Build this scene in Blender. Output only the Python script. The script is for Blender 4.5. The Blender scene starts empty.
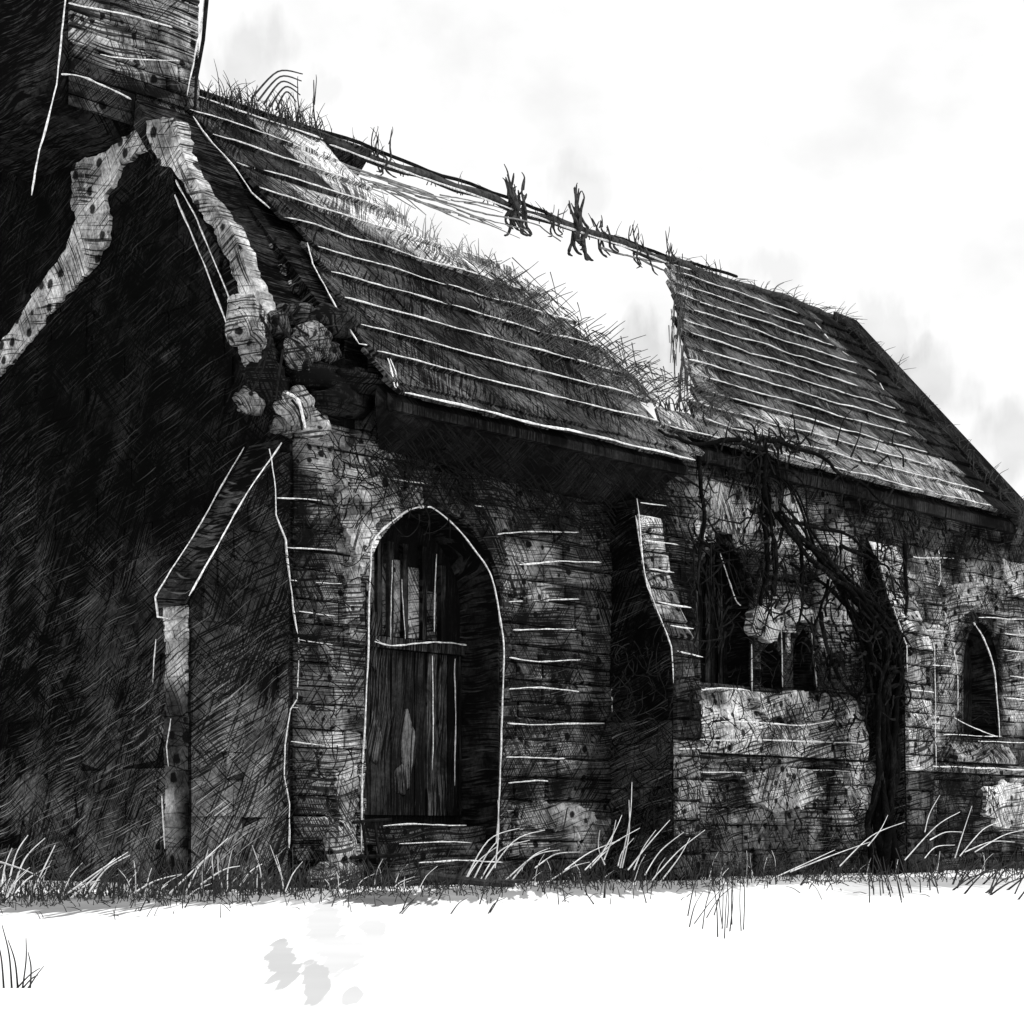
import bpy, math, random
from math import sin, cos, pi, radians
from mathutils import Vector, Matrix, noise
from mathutils.geometry import tessellate_polygon

R = random.Random(7)
scene = bpy.context.scene
col = scene.collection

# ------------------------------------------------------------------ frame of the chapel
F, HY, EYE = 1900.0, 833.0, 0.457
C0 = Vector((-1.846, 15.8))
D = Vector((0.687, 0.727))      # along the ridge, away from the near gable
G = Vector((-0.727, 0.687))     # across the nave, towards the far side
ROT = math.atan2(D.y, D.x)

def side(px, y, w=0.0):
    """survey: sight line -> point of a plane parallel to the long side wall (t, w, z)"""
    k = (px - 512) / F
    X0 = C0.x + G.x * w; Y0 = C0.y + G.y * w
    t = (k * Y0 - X0) / (D.x - k * D.y)
    Y = Y0 + D.y * t
    return Vector((t, w, EYE + (HY - y) / F * Y))

def gab(px, y, t=0.0):
    """survey: sight line -> point of a plane parallel to the gable (t, w, z)"""
    k = (px - 512) / F
    X0 = C0.x + D.x * t; Y0 = C0.y + D.y * t
    w = (k * Y0 - X0) / (G.x - k * G.y)
    Y = Y0 + G.y * w
    return Vector((t, w, EYE + (HY - y) / F * Y))

RZ, RW, RS = 7.43, 2.45, 1.1         # ridge height, half width, roof slope
def roofz(w): return RZ - abs(RW - w) * RS

def roofpt(px, y, lift=0.0):
    lo, hi = -1.2, 2.45
    for _ in range(40):
        m = (lo + hi) / 2
        if side(px, y, m).z > roofz(m): lo = m
        else: hi = m
    p = side(px, y, lo); p.z += lift
    return p

# ------------------------------------------------------------------ mesh builder
class MB:
    def __init__(s): s.v = []; s.f = []; s.t = []
    def face(s, idx, tone=0.1): s.f.append(idx); s.t.append(tone)
    def hexa(s, p, tone=0.1):
        b = len(s.v); s.v += [tuple(q) for q in p]
        for q in ((0,3,2,1),(4,5,6,7),(0,1,5,4),(1,2,6,5),(2,3,7,6),(3,0,4,7)):
            s.face(tuple(b + i for i in q), tone)
    def box(s, x0, x1, y0, y1, z0, z1, tone=0.1):
        s.hexa([(x0,y0,z0),(x1,y0,z0),(x1,y1,z0),(x0,y1,z0),(x0,y0,z1),(x1,y0,z1),(x1,y1,z1),(x0,y1,z1)], tone)
    def stone(s, x0, x1, z0, z1, d, m, tone, ch=0.02, back=0.0, rr=R):
        """a hewn block on a wall face; m maps (along, out, up) to the building frame"""
        j = lambda a: rr.uniform(-a, a)
        a = [(x0,back,z0),(x1,back,z0),(x1,back,z1),(x0,back,z1)]
        jj = 0.012
        mid = [(x0+j(jj),d*.6,z0+j(jj)),(x1+j(jj),d*.6,z0+j(jj)),(x1+j(jj),d*.6,z1+j(jj)),(x0+j(jj),d*.6,z1+j(jj))]
        fr = [(x0+ch+j(jj),d+j(.012),z0+ch+j(jj)),(x1-ch+j(jj),d+j(.012),z0+ch+j(jj)),
              (x1-ch+j(jj),d+j(.012),z1-ch+j(jj)),(x0+ch+j(jj),d+j(.012),z1-ch+j(jj))]
        b = len(s.v); s.v += [tuple(m(*q)) for q in a + mid + fr]
        for L in (0, 4):
            for i in range(4):
                k = (i + 1) % 4
                s.face((b+L+i, b+L+k, b+L+4+k, b+L+4+i), tone)
        s.face((b+8, b+9, b+10, b+11), tone)
    def prism(s, poly, m, d0, d1, tone=0.1, holes=()):
        """polygon in a plane (a, b) swept between depths; m maps (a, depth, b)"""
        loops = [list(poly)] + [list(h) for h in holes]
        tri = tessellate_polygon([[Vector((a, b, 0)) for a, b in l] for l in loops])
        flat = [p for l in loops for p in l]
        b0 = len(s.v)
        s.v += [tuple(m(a, d0, b)) for a, b in flat] + [tuple(m(a, d1, b)) for a, b in flat]
        n = len(flat)
        for t in tri:
            s.face(tuple(b0 + i for i in t), tone); s.face(tuple(b0 + n + i for i in reversed(t)), tone)
        o = 0
        for l in loops:
            for i in range(len(l)):
                k = (i + 1) % len(l)
                s.face((b0+o+i, b0+o+k, b0+n+o+k, b0+n+o+i), tone)
            o += len(l)
    def tube(s, pts, r0, r1=None, n=5, tone=0.1):
        pts = [Vector(p) for p in pts]
        r1 = r0 if r1 is None else r1
        b = len(s.v); N = len(pts)
        for i, p in enumerate(pts):
            d = (pts[min(i+1, N-1)] - pts[max(i-1, 0)])
            if d.length < 1e-6: d = Vector((0,0,1))
            d.normalize()
            u = d.cross(Vector((.31,.22,.93)))
            if u.length < 1e-3: u = d.cross(Vector((1,0,0)))
            u.normalize(); w = d.cross(u)
            f = i / max(1, N-1)
            r = r0[i] if isinstance(r0, (list, tuple)) else r0 + (r1 - r0) * f
            for k in range(n):
                a = 2 * pi * k / n
                s.v.append(tuple(p + u * (r * cos(a)) + w * (r * sin(a))))
        for i in range(N-1):
            for k in range(n):
                kk = (k + 1) % n
                s.face((b+i*n+k, b+i*n+kk, b+(i+1)*n+kk, b+(i+1)*n+k), tone)
        s.face(tuple(b + k for k in reversed(range(n))), tone)
        s.face(tuple(b + (N-1)*n + k for k in range(n)), tone)
    def blob(s, c, r, tone=0.5, seed=0, amp=.25, nu=14, nv=9):
        b = len(s.v); c = Vector(c)
        for j in range(nv + 1):
            th = pi * j / nv
            for i in range(nu):
                ph = 2 * pi * i / nu
                d = Vector((sin(th)*cos(ph), sin(th)*sin(ph), cos(th)))
                k = 1 + amp * noise.noise(d * 1.6 + Vector((seed*3.1, seed, 0)))
                s.v.append(tuple(c + Vector((d.x*r[0], d.y*r[1], d.z*r[2])) * k))
        for j in range(nv):
            for i in range(nu):
                ii = (i+1) % nu
                s.face((b+j*nu+i, b+(j+1)*nu+i, b+(j+1)*nu+ii, b+j*nu+ii), tone)
    def build(s, name, mat, parent=None, smooth=False, fn=None):
        me = bpy.data.meshes.new(name)
        me.from_pydata(s.v, [], s.f)
        if fn:      # colour of the place on the wall, times the stone's own factor
            at = me.attributes.new('tone', 'FLOAT', 'POINT'); val = [.05] * len(s.v)
            for f, t in zip(s.f, s.t):
                for i in f: val[i] = fn(s.v[i]) * t
            at.data.foreach_set('value', val)
        else:
            at = me.attributes.new('tone', 'FLOAT', 'FACE'); at.data.foreach_set('value', s.t)
        me.materials.append(mat)
        if smooth: me.polygons.foreach_set('use_smooth', [True] * len(me.polygons))
        me.update()
        o = bpy.data.objects.new(name, me); col.objects.link(o)
        if parent: o.parent = parent
        return o

def thing(name, label, cat, group=None, at=None):
    o = bpy.data.objects.new(name, None); col.objects.link(o)
    o.location = (C0.x, C0.y, 0); o.rotation_euler = (0, 0, ROT)
    o['label'] = label; o['category'] = cat
    if group: o['group'] = group
    return o
def on_site(o):
    o.location = (C0.x, C0.y, 0); o.rotation_euler = (0, 0, ROT); return o
def tag(o, label, cat, group=None):
    o['label'] = label; o['category'] = cat
    if group: o['group'] = group
    return o
def world(p):   # building frame -> world
    return Vector((C0.x + D.x*p[0] + G.x*p[1], C0.y + D.y*p[0] + G.y*p[1], p[2]))

SIDE = lambda a, d, b: (a, -d, b)          # side wall: outward is -w
GABL = lambda a, d, b: (-d, a, b)          # gable: outward is -t

# ------------------------------------------------------------------ materials
def new_mat(name):
    m = bpy.data.materials.new(name); m.use_nodes = True
    nt = m.node_tree; nt.nodes.clear()
    out = nt.nodes.new('ShaderNodeOutputMaterial')
    bs = nt.nodes.new('ShaderNodeBsdfPrincipled')
    bs.inputs['Roughness'].default_value = 1.0
    bs.inputs['Specular IOR Level'].default_value = 0.0
    nt.links.new(bs.outputs[0], out.inputs[0])
    return m, nt, bs
def nd(nt, t, **k):
    n = nt.nodes.new(t)
    for a, b in k.items(): setattr(n, a, b)
    return n
def mth(nt, op, a, b=None, c=None, clamp=False):
    n = nd(nt, 'ShaderNodeMath', operation=op, use_clamp=clamp)
    for i, x in enumerate((a, b, c)):
        if x is None: continue
        if isinstance(x, (int, float)): n.inputs[i].default_value = x
        else: nt.links.new(x, n.inputs[i])
    return n.outputs[0]
def maprange(nt, x, a, b, c, d):
    n = nd(nt, 'ShaderNodeMapRange'); nt.links.new(x, n.inputs[0])
    for i, v in enumerate((a, b, c, d)): n.inputs[i+1].default_value = v
    return n.outputs[0]
def plain(name, v, rough=.92, var=.35, scale=9):
    m, nt, bs = new_mat(name)
    tc = nd(nt, 'ShaderNodeTexCoord'); n = nd(nt, 'ShaderNodeTexNoise')
    n.inputs['Scale'].default_value = scale; n.inputs['Detail'].default_value = 5
    nt.links.new(tc.outputs['Object'], n.inputs['Vector'])
    k = maprange(nt, n.outputs[0], .3, .7, v*(1-var), v*(1+var))
    cb = nd(nt, 'ShaderNodeCombineColor')
    for i in range(3): nt.links.new(k, cb.inputs[i])
    nt.links.new(cb.outputs[0], bs.inputs['Base Color'])
    bs.inputs['Roughness'].default_value = max(rough, .95)
    return m

def scored(name, plane, strokes, base=None, gain=1.0, floor=.006, speck=.5, spots=0.0, bump=.35, scratch=.5, wash=.75):
    """dark weathered surface scored by tool marks: long thin grooves at the given angles.
    base None -> colour taken from the 'tone' attribute of each stone"""
    m, nt, bs = new_mat(name)
    tc = nd(nt, 'ShaderNodeTexCoord')
    sp = nd(nt, 'ShaderNodeSeparateXYZ'); nt.links.new(tc.outputs['Object'], sp.inputs[0])
    u = sp.outputs[0] if plane == 'side' else sp.outputs[1]
    v = sp.outputs[2]
    dep = sp.outputs[1] if plane == 'side' else sp.outputs[0]
    # wander so the strokes are not ruler straight
    wn = nd(nt, 'ShaderNodeTexNoise'); wn.inputs['Scale'].default_value = 1.5; wn.inputs['Detail'].default_value = 0
    nt.links.new(tc.outputs['Object'], wn.inputs['Vector'])
    wob = mth(nt, 'MULTIPLY', mth(nt, 'SUBTRACT', wn.outputs[0], .5), .13)
    if base is None:
        at = nd(nt, 'ShaderNodeAttribute', attribute_name='tone'); tone = at.outputs['Fac']
    else:
        ln = nd(nt, 'ShaderNodeTexNoise'); ln.inputs['Scale'].default_value = 1.3; ln.inputs['Detail'].default_value = 4
        nt.links.new(tc.outputs['Object'], ln.inputs['Vector'])
        tone = maprange(nt, ln.outputs[0], .32, .72, base*.35, base*1.8)
    groove = None
    for i, (ang, freq, cover) in enumerate(strokes):
        a = radians(ang)
        p = mth(nt, 'ADD', mth(nt, 'MULTIPLY', u, cos(a)), mth(nt, 'MULTIPLY', v, sin(a)))
        q = mth(nt, 'ADD', mth(nt, 'SUBTRACT', mth(nt, 'MULTIPLY', v, cos(a)), mth(nt, 'MULTIPLY', u, sin(a))), wob)
        cb = nd(nt, 'ShaderNodeCombineXYZ')
        nt.links.new(mth(nt, 'MULTIPLY', p, 1.7), cb.inputs[0]); nt.links.new(mth(nt, 'MULTIPLY', q, freq*2.3), cb.inputs[1])
        nt.links.new(mth(nt, 'ADD', mth(nt, 'MULTIPLY', dep, 3.0), 7.3*i), cb.inputs[2])
        n = nd(nt, 'ShaderNodeTexNoise'); n.inputs['Scale'].default_value = 1; n.inputs['Detail'].default_value = 1.2
        nt.links.new(cb.outputs[0], n.inputs['Vector'])
        # patches where this direction of marks is present
        pn = nd(nt, 'ShaderNodeTexNoise'); pn.inputs['Scale'].default_value = 1.1 + .3*i; pn.inputs['Detail'].default_value = 2
        mp = nd(nt, 'ShaderNodeMapping'); mp.inputs['Location'].default_value = (3.3*i, 1.7*i, 5.1*i)
        nt.links.new(tc.outputs['Object'], mp.inputs['Vector']); nt.links.new(mp.outputs[0], pn.inputs['Vector'])
        thr = maprange(nt, pn.outputs[0], .32, .68, .26+cover*.11, .44+cover*.15)
        g = mth(nt, 'MULTIPLY', mth(nt, 'SUBTRACT', thr, n.outputs[0]), 14, clamp=True)
        groove = g if groove is None else mth(nt, 'MAXIMUM', groove, g)
    fn = nd(nt, 'ShaderNodeTexNoise'); fn.inputs['Scale'].default_value = 26; fn.inputs['Detail'].default_value = 6; fn.inputs['Roughness'].default_value = .75
    nt.links.new(tc.outputs['Object'], fn.inputs['Vector'])
    grain = maprange(nt, fn.outputs[0], .35, .68, 1-speck, 1+speck*1.3)
    # weather stains: large soft blotches with ragged rims
    wsn = nd(nt, 'ShaderNodeTexNoise'); wsn.inputs['Scale'].default_value = 2.3; wsn.inputs['Detail'].default_value = 7; wsn.inputs['Roughness'].default_value = .62; wsn.inputs['Distortion'].default_value = .5
    nt.links.new(tc.outputs['Object'], wsn.inputs['Vector'])
    stain = maprange(nt, wsn.outputs[0], .38, .64, 1 - wash, 1 + wash * .9)
    grain = mth(nt, 'MULTIPLY', grain, stain)
    val = mth(nt, 'MULTIPLY', mth(nt, 'MULTIPLY', tone, grain), gain)
    val = mth(nt, 'MULTIPLY', val, mth(nt, 'SUBTRACT', 1.0, mth(nt, 'MULTIPLY', groove, .9)))
    if scratch:
        a = radians(strokes[0][0] + 7)
        p = mth(nt, 'ADD', mth(nt, 'MULTIPLY', u, cos(a)), mth(nt, 'MULTIPLY', v, sin(a)))
        q = mth(nt, 'ADD', mth(nt, 'SUBTRACT', mth(nt, 'MULTIPLY', v, cos(a)), mth(nt, 'MULTIPLY', u, sin(a))), wob)
        cb = nd(nt, 'ShaderNodeCombineXYZ')
        nt.links.new(mth(nt, 'MULTIPLY', p, 1.6), cb.inputs[0]); nt.links.new(mth(nt, 'MULTIPLY', q, 80), cb.inputs[1]); nt.links.new(mth(nt, 'MULTIPLY', dep, 3.0), cb.inputs[2])
        n = nd(nt, 'ShaderNodeTexNoise'); n.inputs['Scale'].default_value = 1; n.inputs['Detail'].default_value = 2
        nt.links.new(cb.outputs[0], n.inputs['Vector'])
        sc = mth(nt, 'MULTIPLY', mth(nt, 'SUBTRACT', n.outputs[0], .62), 9, clamp=True)
        val = mth(nt, 'ADD', val, mth(nt, 'MULTIPLY', sc, mth(nt, 'MULTIPLY', tone, 1.6*scratch)))
    if spots:
        vo = nd(nt, 'ShaderNodeTexVoronoi'); vo.inputs['Scale'].default_value = spots
        nt.links.new(tc.outputs['Object'], vo.inputs['Vector'])
        hs = nd(nt, 'ShaderNodeSeparateColor'); nt.links.new(vo.outputs['Color'], hs.inputs[0])
        rad = mth(nt, 'ADD', maprange(nt, hs.outputs[0], .35, 1, .02, .34), mth(nt, 'MULTIPLY', mth(nt, 'SUBTRACT', fn.outputs[0], .5), .5))
        s = mth(nt, 'MULTIPLY', mth(nt, 'SUBTRACT', vo.outputs['Distance'], rad), 16, clamp=True)
        val = mth(nt, 'MULTIPLY', val, mth(nt, 'ADD', mth(nt, 'MULTIPLY', s, .93), .07))
    val = mth(nt, 'MAXIMUM', val, floor)
    val = mth(nt, 'MINIMUM', val, .85)
    cc = nd(nt, 'ShaderNodeCombineColor')
    for i in range(3): nt.links.new(val, cc.inputs[i])
    nt.links.new(cc.outputs[0], bs.inputs['Base Color'])
    if bump:
        bp = nd(nt, 'ShaderNodeBump'); bp.inputs['Strength'].default_value = bump; bp.inputs['Distance'].default_value = .02
        h = mth(nt, 'SUBTRACT', fn.outputs[0], mth(nt, 'MULTIPLY', groove, .6))
        nt.links.new(h, bp.inputs['Height']); nt.links.new(bp.outputs[0], bs.inputs['Normal'])
    return m

M = {}
M['stone']  = scored('weathered_stone', 'side', [(3, 34, 1.0), (-58, 38, .8), (52, 36, .6)], spots=9, gain=1.25, wash=.85)
M['gable']  = scored('shade_black_stone', 'gable', [(-24, 30, 1.0), (-62, 34, .9), (40, 36, .5)], scratch=1.8, gain=.6, floor=.003)  # shade of the gable side is put into this near-black base colour
M['return'] = scored('near_black_return', 'side', [(28, 32, 1.0), (66, 34, .9), (-40, 36, .5)], scratch=1.4, gain=.9, floor=.004)  # near-black stone for the stack and buttress bodies
M['slate']  = scored('dark_slate', 'side', [(-50, 34, .9), (46, 36, .9), (84, 30, .6)], speck=.6, spots=0, gain=.85, wash=.6)
M['wood']   = scored('old_black_timber', 'side', [(88, 30, 1.0), (80, 42, .6)], speck=.4)
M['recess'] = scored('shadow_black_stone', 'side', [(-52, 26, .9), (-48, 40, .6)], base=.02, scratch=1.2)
M['pale']   = scored('pale_limewashed_stone', 'side', [(12, 30, .7), (-55, 34, .8), (75, 34, .5)], spots=9, speck=.6, scratch=.2, gain=1.0, wash=.75)
M['paleg']  = scored('pale_spotted_coping', 'gable', [(62, 26, .4), (-30, 30, .5), (10, 30, .3)], spots=6, speck=.55, scratch=.3, gain=.85, wash=.6)
M['bark']   = scored('charred_bark', 'side', [(80, 26, .9), (60, 34, .5)], base=.010, speck=.6, bump=.8)
M['chalk']  = plain('lime_pointing', .72, var=.5, scale=42)
M['ink']    = plain('wet_black_wood', .012, var=.6, scale=20)
M['twig']   = plain('dry_grey_twig', .05, var=.6, scale=20)
M['twiglt'] = plain('bleached_twig', .22, var=.5, scale=20)
M['blade']  = plain('frosted_grass', .7, var=.3, scale=14)
M['dblade'] = plain('dead_dark_grass', .04, var=.7, scale=14)
M['frost']  = plain('hoar_frosted_twig', .74, var=.08, scale=3)

# ------------------------------------------------------------------ line of lime pointing along an edge
def wobble(pts, amp=.012, step=.07, rr=R):
    out = []
    pts = [Vector(p) for p in pts]
    for a, b in zip(pts[:-1], pts[1:]):
        n = max(1, int((b - a).length / step))
        for i in range(n):
            out.append(a.lerp(b, i / n))
    out.append(pts[-1])
    o = Vector((R.uniform(0, 50), R.uniform(0, 50), R.uniform(0, 50)))
    return [p + Vector(noise.noise_vector(p * 1.7 + o)) * amp * 1.6 + Vector(noise.noise_vector(p * 9 + o)) * amp * .35 for p in out]
def chalk(mb, pts, r=.011, amp=.012, tone=.7):
    if isinstance(mb, Lines): mb.l.append((pts, r * .62, amp)); return
    pts = wobble(pts, amp)
    o = R.uniform(0, 90)
    rad = [r * (.55 + .75 * abs(noise.noise(Vector((i * .35, o, 0))) + .35)) for i in range(len(pts))]
    rad[0] *= .5; rad[-1] *= .35
    mb.tube(pts, rad, n=5, tone=tone)
class Lines:
    """pointing lines, each one a part of its own"""
    def __init__(s): s.l = []
    def build(s, name, mat, parent):
        for pts, r, amp in s.l:
            m = MB(); chalk(m, pts, r, amp); m.build(name, mat, parent)
def arc(pts, n=10):
    """smooth curve through pts (Catmull-Rom)"""
    pts = [Vector(p) for p in pts]; P = [pts[0]] + pts + [pts[-1]]; out = []
    for i in range(1, len(P) - 2):
        for k in range(n):
            t = k / n
            a, b, c, d = P[i-1], P[i], P[i+1], P[i+2]
            out.append(.5*((2*b)+(c-a)*t+(2*a-5*b+4*c-d)*t*t+(-a+3*b-3*c+d)*t**3))
    out.append(pts[-1]); return out

# ------------------------------------------------------------------ the chapel
chapel = thing('chapel', 'ruined black stone chapel with torn open slate roof and arched doorway', 'chapel')
L, W = 12.6, 4.9
EAVE = 4.06

# openings in the side wall
def arch(t0, t1, z0, zs, zt, n=8):
    m = (t0 + t1) / 2
    pts = [(t0, z0), (t1, z0), (t1, zs)]
    for i in range(1, n):
        f = i / n; pts.append((t1 + (m - t1) * (1 - cos(f*pi/2)*1.0) ** .92, zs + (zt - zs) * sin(f*pi/2) ** 1.0))
    pts.append((m, zt))
    for i in range(n-1, 0, -1):
        f = i / n; pts.append((t0 + (m - t0) * (1 - cos(f*pi/2)) ** .92, zs + (zt - zs) * sin(f*pi/2)))
    pts.append((t0, zs))
    return pts
DOOR = arch(.84, 2.5, .02, 2.62, 3.36)
WINA = [(5.42, 2.0), (6.44, 2.0), (6.44, 3.1), (6.2, 3.45), (5.93, 3.56), (5.6, 3.4), (5.42, 3.1)]
WINB = [(6.56, 2.0), (7.06, 2.0), (7.06, 2.42), (6.81, 2.6), (6.56, 2.42)]
WINC = [(7.16, 2.02), (7.68, 2.02), (7.68, 2.56), (7.42, 2.8), (7.16, 2.56)]
WIND = arch(10.82, 11.8, 1.62, 2.55, 3.15)
OPEN = [DOOR, WINA, WINB, WINC, WIND]

def inside(poly, x, y):
    c = False; n = len(poly)
    for i in range(n):
        (a, b), (p, q) = poly[i], poly[(i+1) % n]
        if (b > y) != (q > y) and x < (p - a) * (y - b) / (q - b) + a: c = not c
    return c

def blob_tone(x, z, spots, base):
    v = base
    for (cx, cz, rx, rz, val) in spots:
        d = ((x-cx)/rx)**2 + ((z-cz)/rz)**2
        if d < 1: v += (val - v) * (1 - d) ** .6
    return v
SPOT = [(.85,3.40,.6,.45,.5),(1.05,3.0,.35,.5,.45),(2.72,2.88,.35,.4,.5),(.55,2.15,.4,.9,.22),(.62,.75,.45,.65,.45),(.4,3.95,.4,.25,.16),
        (3.2,.5,.9,.28,.5),(3.1,1.2,.7,.18,.28),(3.0,1.9,.6,.15,.2),(5.9,3.80,.7,.4,.85),(7.2,3.82,.5,.42,.85),(6.9,2.78,.5,.42,.7),
        (8.1,.95,.6,.4,.5),(6.9,.95,.6,.35,.45),(12.1,.9,.5,.45,.6),(10.35,2.9,.4,.8,.45),(9.9,3.5,.4,.35,.4),(8.0,2.85,.35,.5,.55),
        (12.2,2.6,.5,.9,.35),(11.3,3.55,.6,.4,.45),(10.3,1.7,.45,.4,.4),(8.2,3.7,.35,.4,.45),(9.0,.5,.6,.3,.25),(5.2,1.0,.3,.5,.3)]


wall = MB()
wall.prism([(.6,0),(L,0),(L,4.58),(.6,4.58)], SIDE, 0.0, -.6, .02, holes=OPEN)
side_wall = wall.build('side_wall', M['recess'], chapel)

def courses(z0, z1, hmin, hmax):
    z = z0; out = []
    while z < z1 - .06:
        h = R.uniform(hmin, hmax); out.append((z, min(z + h, z1))); z += h
    return out
ms = MB()
for (za, zb) in courses(.02, 4.56, .15, .27):
    x = .02
    while x < L:
        ln = R.uniform(.35, 1.15) if 2.5 < x < 4.1 else R.uniform(.22, .6)
        xa, xb = x + .008, min(x + ln, L) - .008; x += ln
        if xa < .6 and zb > 4.02: continue
        zm = (za + zb) / 2
        segs = [(xa, xb)]
        for o in OPEN:
            xs = [p[0] for p in o]; zs = [p[1] for p in o]
            if za > max(zs) + .03 or zb < min(zs) - .02: continue
            k = []
            n = 60
            for i in range(n + 1):
                q = min(xs) - .05 + (max(xs) - min(xs) + .1) * i / n
                if inside(o, q, min(max(za, min(zs)+.01), max(zs)-.01)) or inside(o, q, zm): k.append(q)
            if not k: continue
            lo, hi = min(k) - .03, max(k) + .03
            ns = []
            for a, b in segs:
                if b <= lo or a >= hi: ns.append((a, b))
                else:
                    if a < lo - .05: ns.append((a, lo))
                    if b > hi + .05: ns.append((hi, b))
            segs = ns
        for a, b in segs:
            ms.stone(a, b, za + .007, zb - .007, R.uniform(.02, .055), SIDE, R.uniform(.6, 1.3), ch=R.uniform(.01, .025))
ms.build('wall_stones', M['stone'], side_wall, fn=lambda v: max(.012, blob_tone(v[0], v[2], SPOT, .06 + .06 * noise.noise(Vector((v[0]*.9, v[2]*1.4, 3))))))

# lime joints along the courses, right of the door and at the corner
mj = Lines()
for y, x0, x1 in ((535,492,574),(565,510,598),(602,505,575),(630,508,572),(658,505,576),(690,505,576),(723,503,600),(757,502,560),(783,505,552),(811,503,590)):
    p0 = side(x0, y); p1 = side(x1, y + R.uniform(-3, 3)); mid = (p0 + p1) / 2 + Vector((0,0,R.uniform(-.03,.03)))
    chalk(mj, [q + Vector((0,-.055,0)) for q in arc([p0, mid, p1])], .0125)
for y, x0, x1 in ((498,272,324),(547,282,330),(580,287,338),(612,295,330),(640,296,330),(708,290,335),(742,288,322),(480,385,425),(505,447,512),(640,372,378)):
    chalk(mj, [side(x0, y) + Vector((0,-.05,0)), side(x1, y + 4) + Vector((0,-.05,0))], .010)
for y, x0, x1 in ((527,640,668),(547,642,660)):
    pass
for y, x0, x1 in ((557,906,950),(630,918,952),(665,918,948),(618,975,1024),(634,1001,1024),(650,999,1024),(676,1006,1024),(698,1003,1024),(735,940,998),(741,975,1024)):
    chalk(mj, [side(x0, y) + Vector((0,-.055,0)), side(x1, y + 2) + Vector((0,-.055,0))], .011)
chalk(mj, [side(*p) + Vector((0,-.055,0)) for p in ((934,548),(937,580),(933,592))], .012)
mj.build('lime_pointing', M['chalk'], side_wall)
# corner line of the building
mc = Lines()
chalk(mc, [side(*p) + Vector((-.02,-.03,0)) for p in ((269,450),(276,490),(277,515),(286,540),(288,575),(292,610),(298,640),(297,700),(291,710),(285,745),(284,775),(289,805),(288,850))], .013, .012)
mc.build('quoin_edge', M['chalk'], side_wall)

# back wall and far gable
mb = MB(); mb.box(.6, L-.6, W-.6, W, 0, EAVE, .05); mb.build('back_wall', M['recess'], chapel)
GA = [(0,0),(W,0),(W,EAVE),(RW,7.48),(0,EAVE)]
mb = MB(); mb.prism(GA, GABL, -(L-.62), -L, .05)
mb.v = [(x, y if y > .002 else .602, z) if False else (x, y, z) for x, y, z in mb.v]
far_gable = mb
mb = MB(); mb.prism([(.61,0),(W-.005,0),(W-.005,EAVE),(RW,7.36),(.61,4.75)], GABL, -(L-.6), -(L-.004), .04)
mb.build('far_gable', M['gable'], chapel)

# near gable wall
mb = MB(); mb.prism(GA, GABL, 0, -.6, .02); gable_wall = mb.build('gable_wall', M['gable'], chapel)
def gable_top(w): return EAVE + (min(w, W - w)) * (7.48 - EAVE) / RW
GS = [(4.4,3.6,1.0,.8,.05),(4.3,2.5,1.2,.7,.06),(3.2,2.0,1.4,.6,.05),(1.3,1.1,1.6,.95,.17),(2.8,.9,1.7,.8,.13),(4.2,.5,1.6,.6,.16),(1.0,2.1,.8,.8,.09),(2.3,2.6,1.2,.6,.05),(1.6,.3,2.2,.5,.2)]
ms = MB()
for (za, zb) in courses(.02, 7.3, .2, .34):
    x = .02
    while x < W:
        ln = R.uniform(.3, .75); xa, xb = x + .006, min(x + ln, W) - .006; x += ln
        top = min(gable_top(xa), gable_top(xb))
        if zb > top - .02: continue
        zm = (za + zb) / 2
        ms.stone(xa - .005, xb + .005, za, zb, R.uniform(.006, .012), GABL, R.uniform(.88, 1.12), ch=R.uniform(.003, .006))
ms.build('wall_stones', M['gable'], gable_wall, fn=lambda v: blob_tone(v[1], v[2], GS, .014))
# inner gable under the verge of the slates
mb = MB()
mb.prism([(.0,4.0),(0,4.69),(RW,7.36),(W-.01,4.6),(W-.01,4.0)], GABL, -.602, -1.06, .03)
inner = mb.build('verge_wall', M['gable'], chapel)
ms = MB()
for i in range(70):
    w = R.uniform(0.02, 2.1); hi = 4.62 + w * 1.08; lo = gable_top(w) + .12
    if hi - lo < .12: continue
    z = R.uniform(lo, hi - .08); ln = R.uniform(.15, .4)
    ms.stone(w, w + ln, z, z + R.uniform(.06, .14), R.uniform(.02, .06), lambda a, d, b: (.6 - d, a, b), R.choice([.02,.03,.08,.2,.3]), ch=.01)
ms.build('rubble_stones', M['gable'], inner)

# raking coping of the near gable
def coping(name, w0, w1, n, mat, tone_f, out=.09, th=.22, inn=.66):
    ob = MB(); rr = random.Random(3)
    for i in range(n):
        a = w0 + (w1 - w0) * (i + .02) / n; b = w0 + (w1 - w0) * (i + .98) / n
        za, zb = gable_top(a), gable_top(b)
        o1, o2 = out + rr.uniform(-.02, .03), th + rr.uniform(-.03, .05)
        tn = tone_f(i)
        lo = -.10 + rr.uniform(-.02, .02)
        p = [(-o1, a, za+lo), (inn, a, za+lo), (inn, b, zb+lo), (-o1, b, zb+lo),
             (-o1, a, za+o2), (inn, a, za+o2), (inn, b, zb+o2), (-o1, b, zb+o2)]
        p = [Vector(q) + Vector((rr.uniform(-.015,.015), 0, rr.uniform(-.02,.02))) for q in p]
        ob.hexa(p, tn)
    return ob.build(name, mat, chapel)
coping('raking_coping', .5, 2.05, 5, M['gable'], lambda i: [.03,.03,.02,.03,.035][i])
STRIP = [(141,128),(146,146),(118,168),(106,196),(107,240),(92,268),(62,300),(30,340),(-14,390),(-16,362),(14,325),(38,288),(66,246),(74,222),(70,196),(72,166),(84,158),(104,152),(118,138)]
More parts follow.
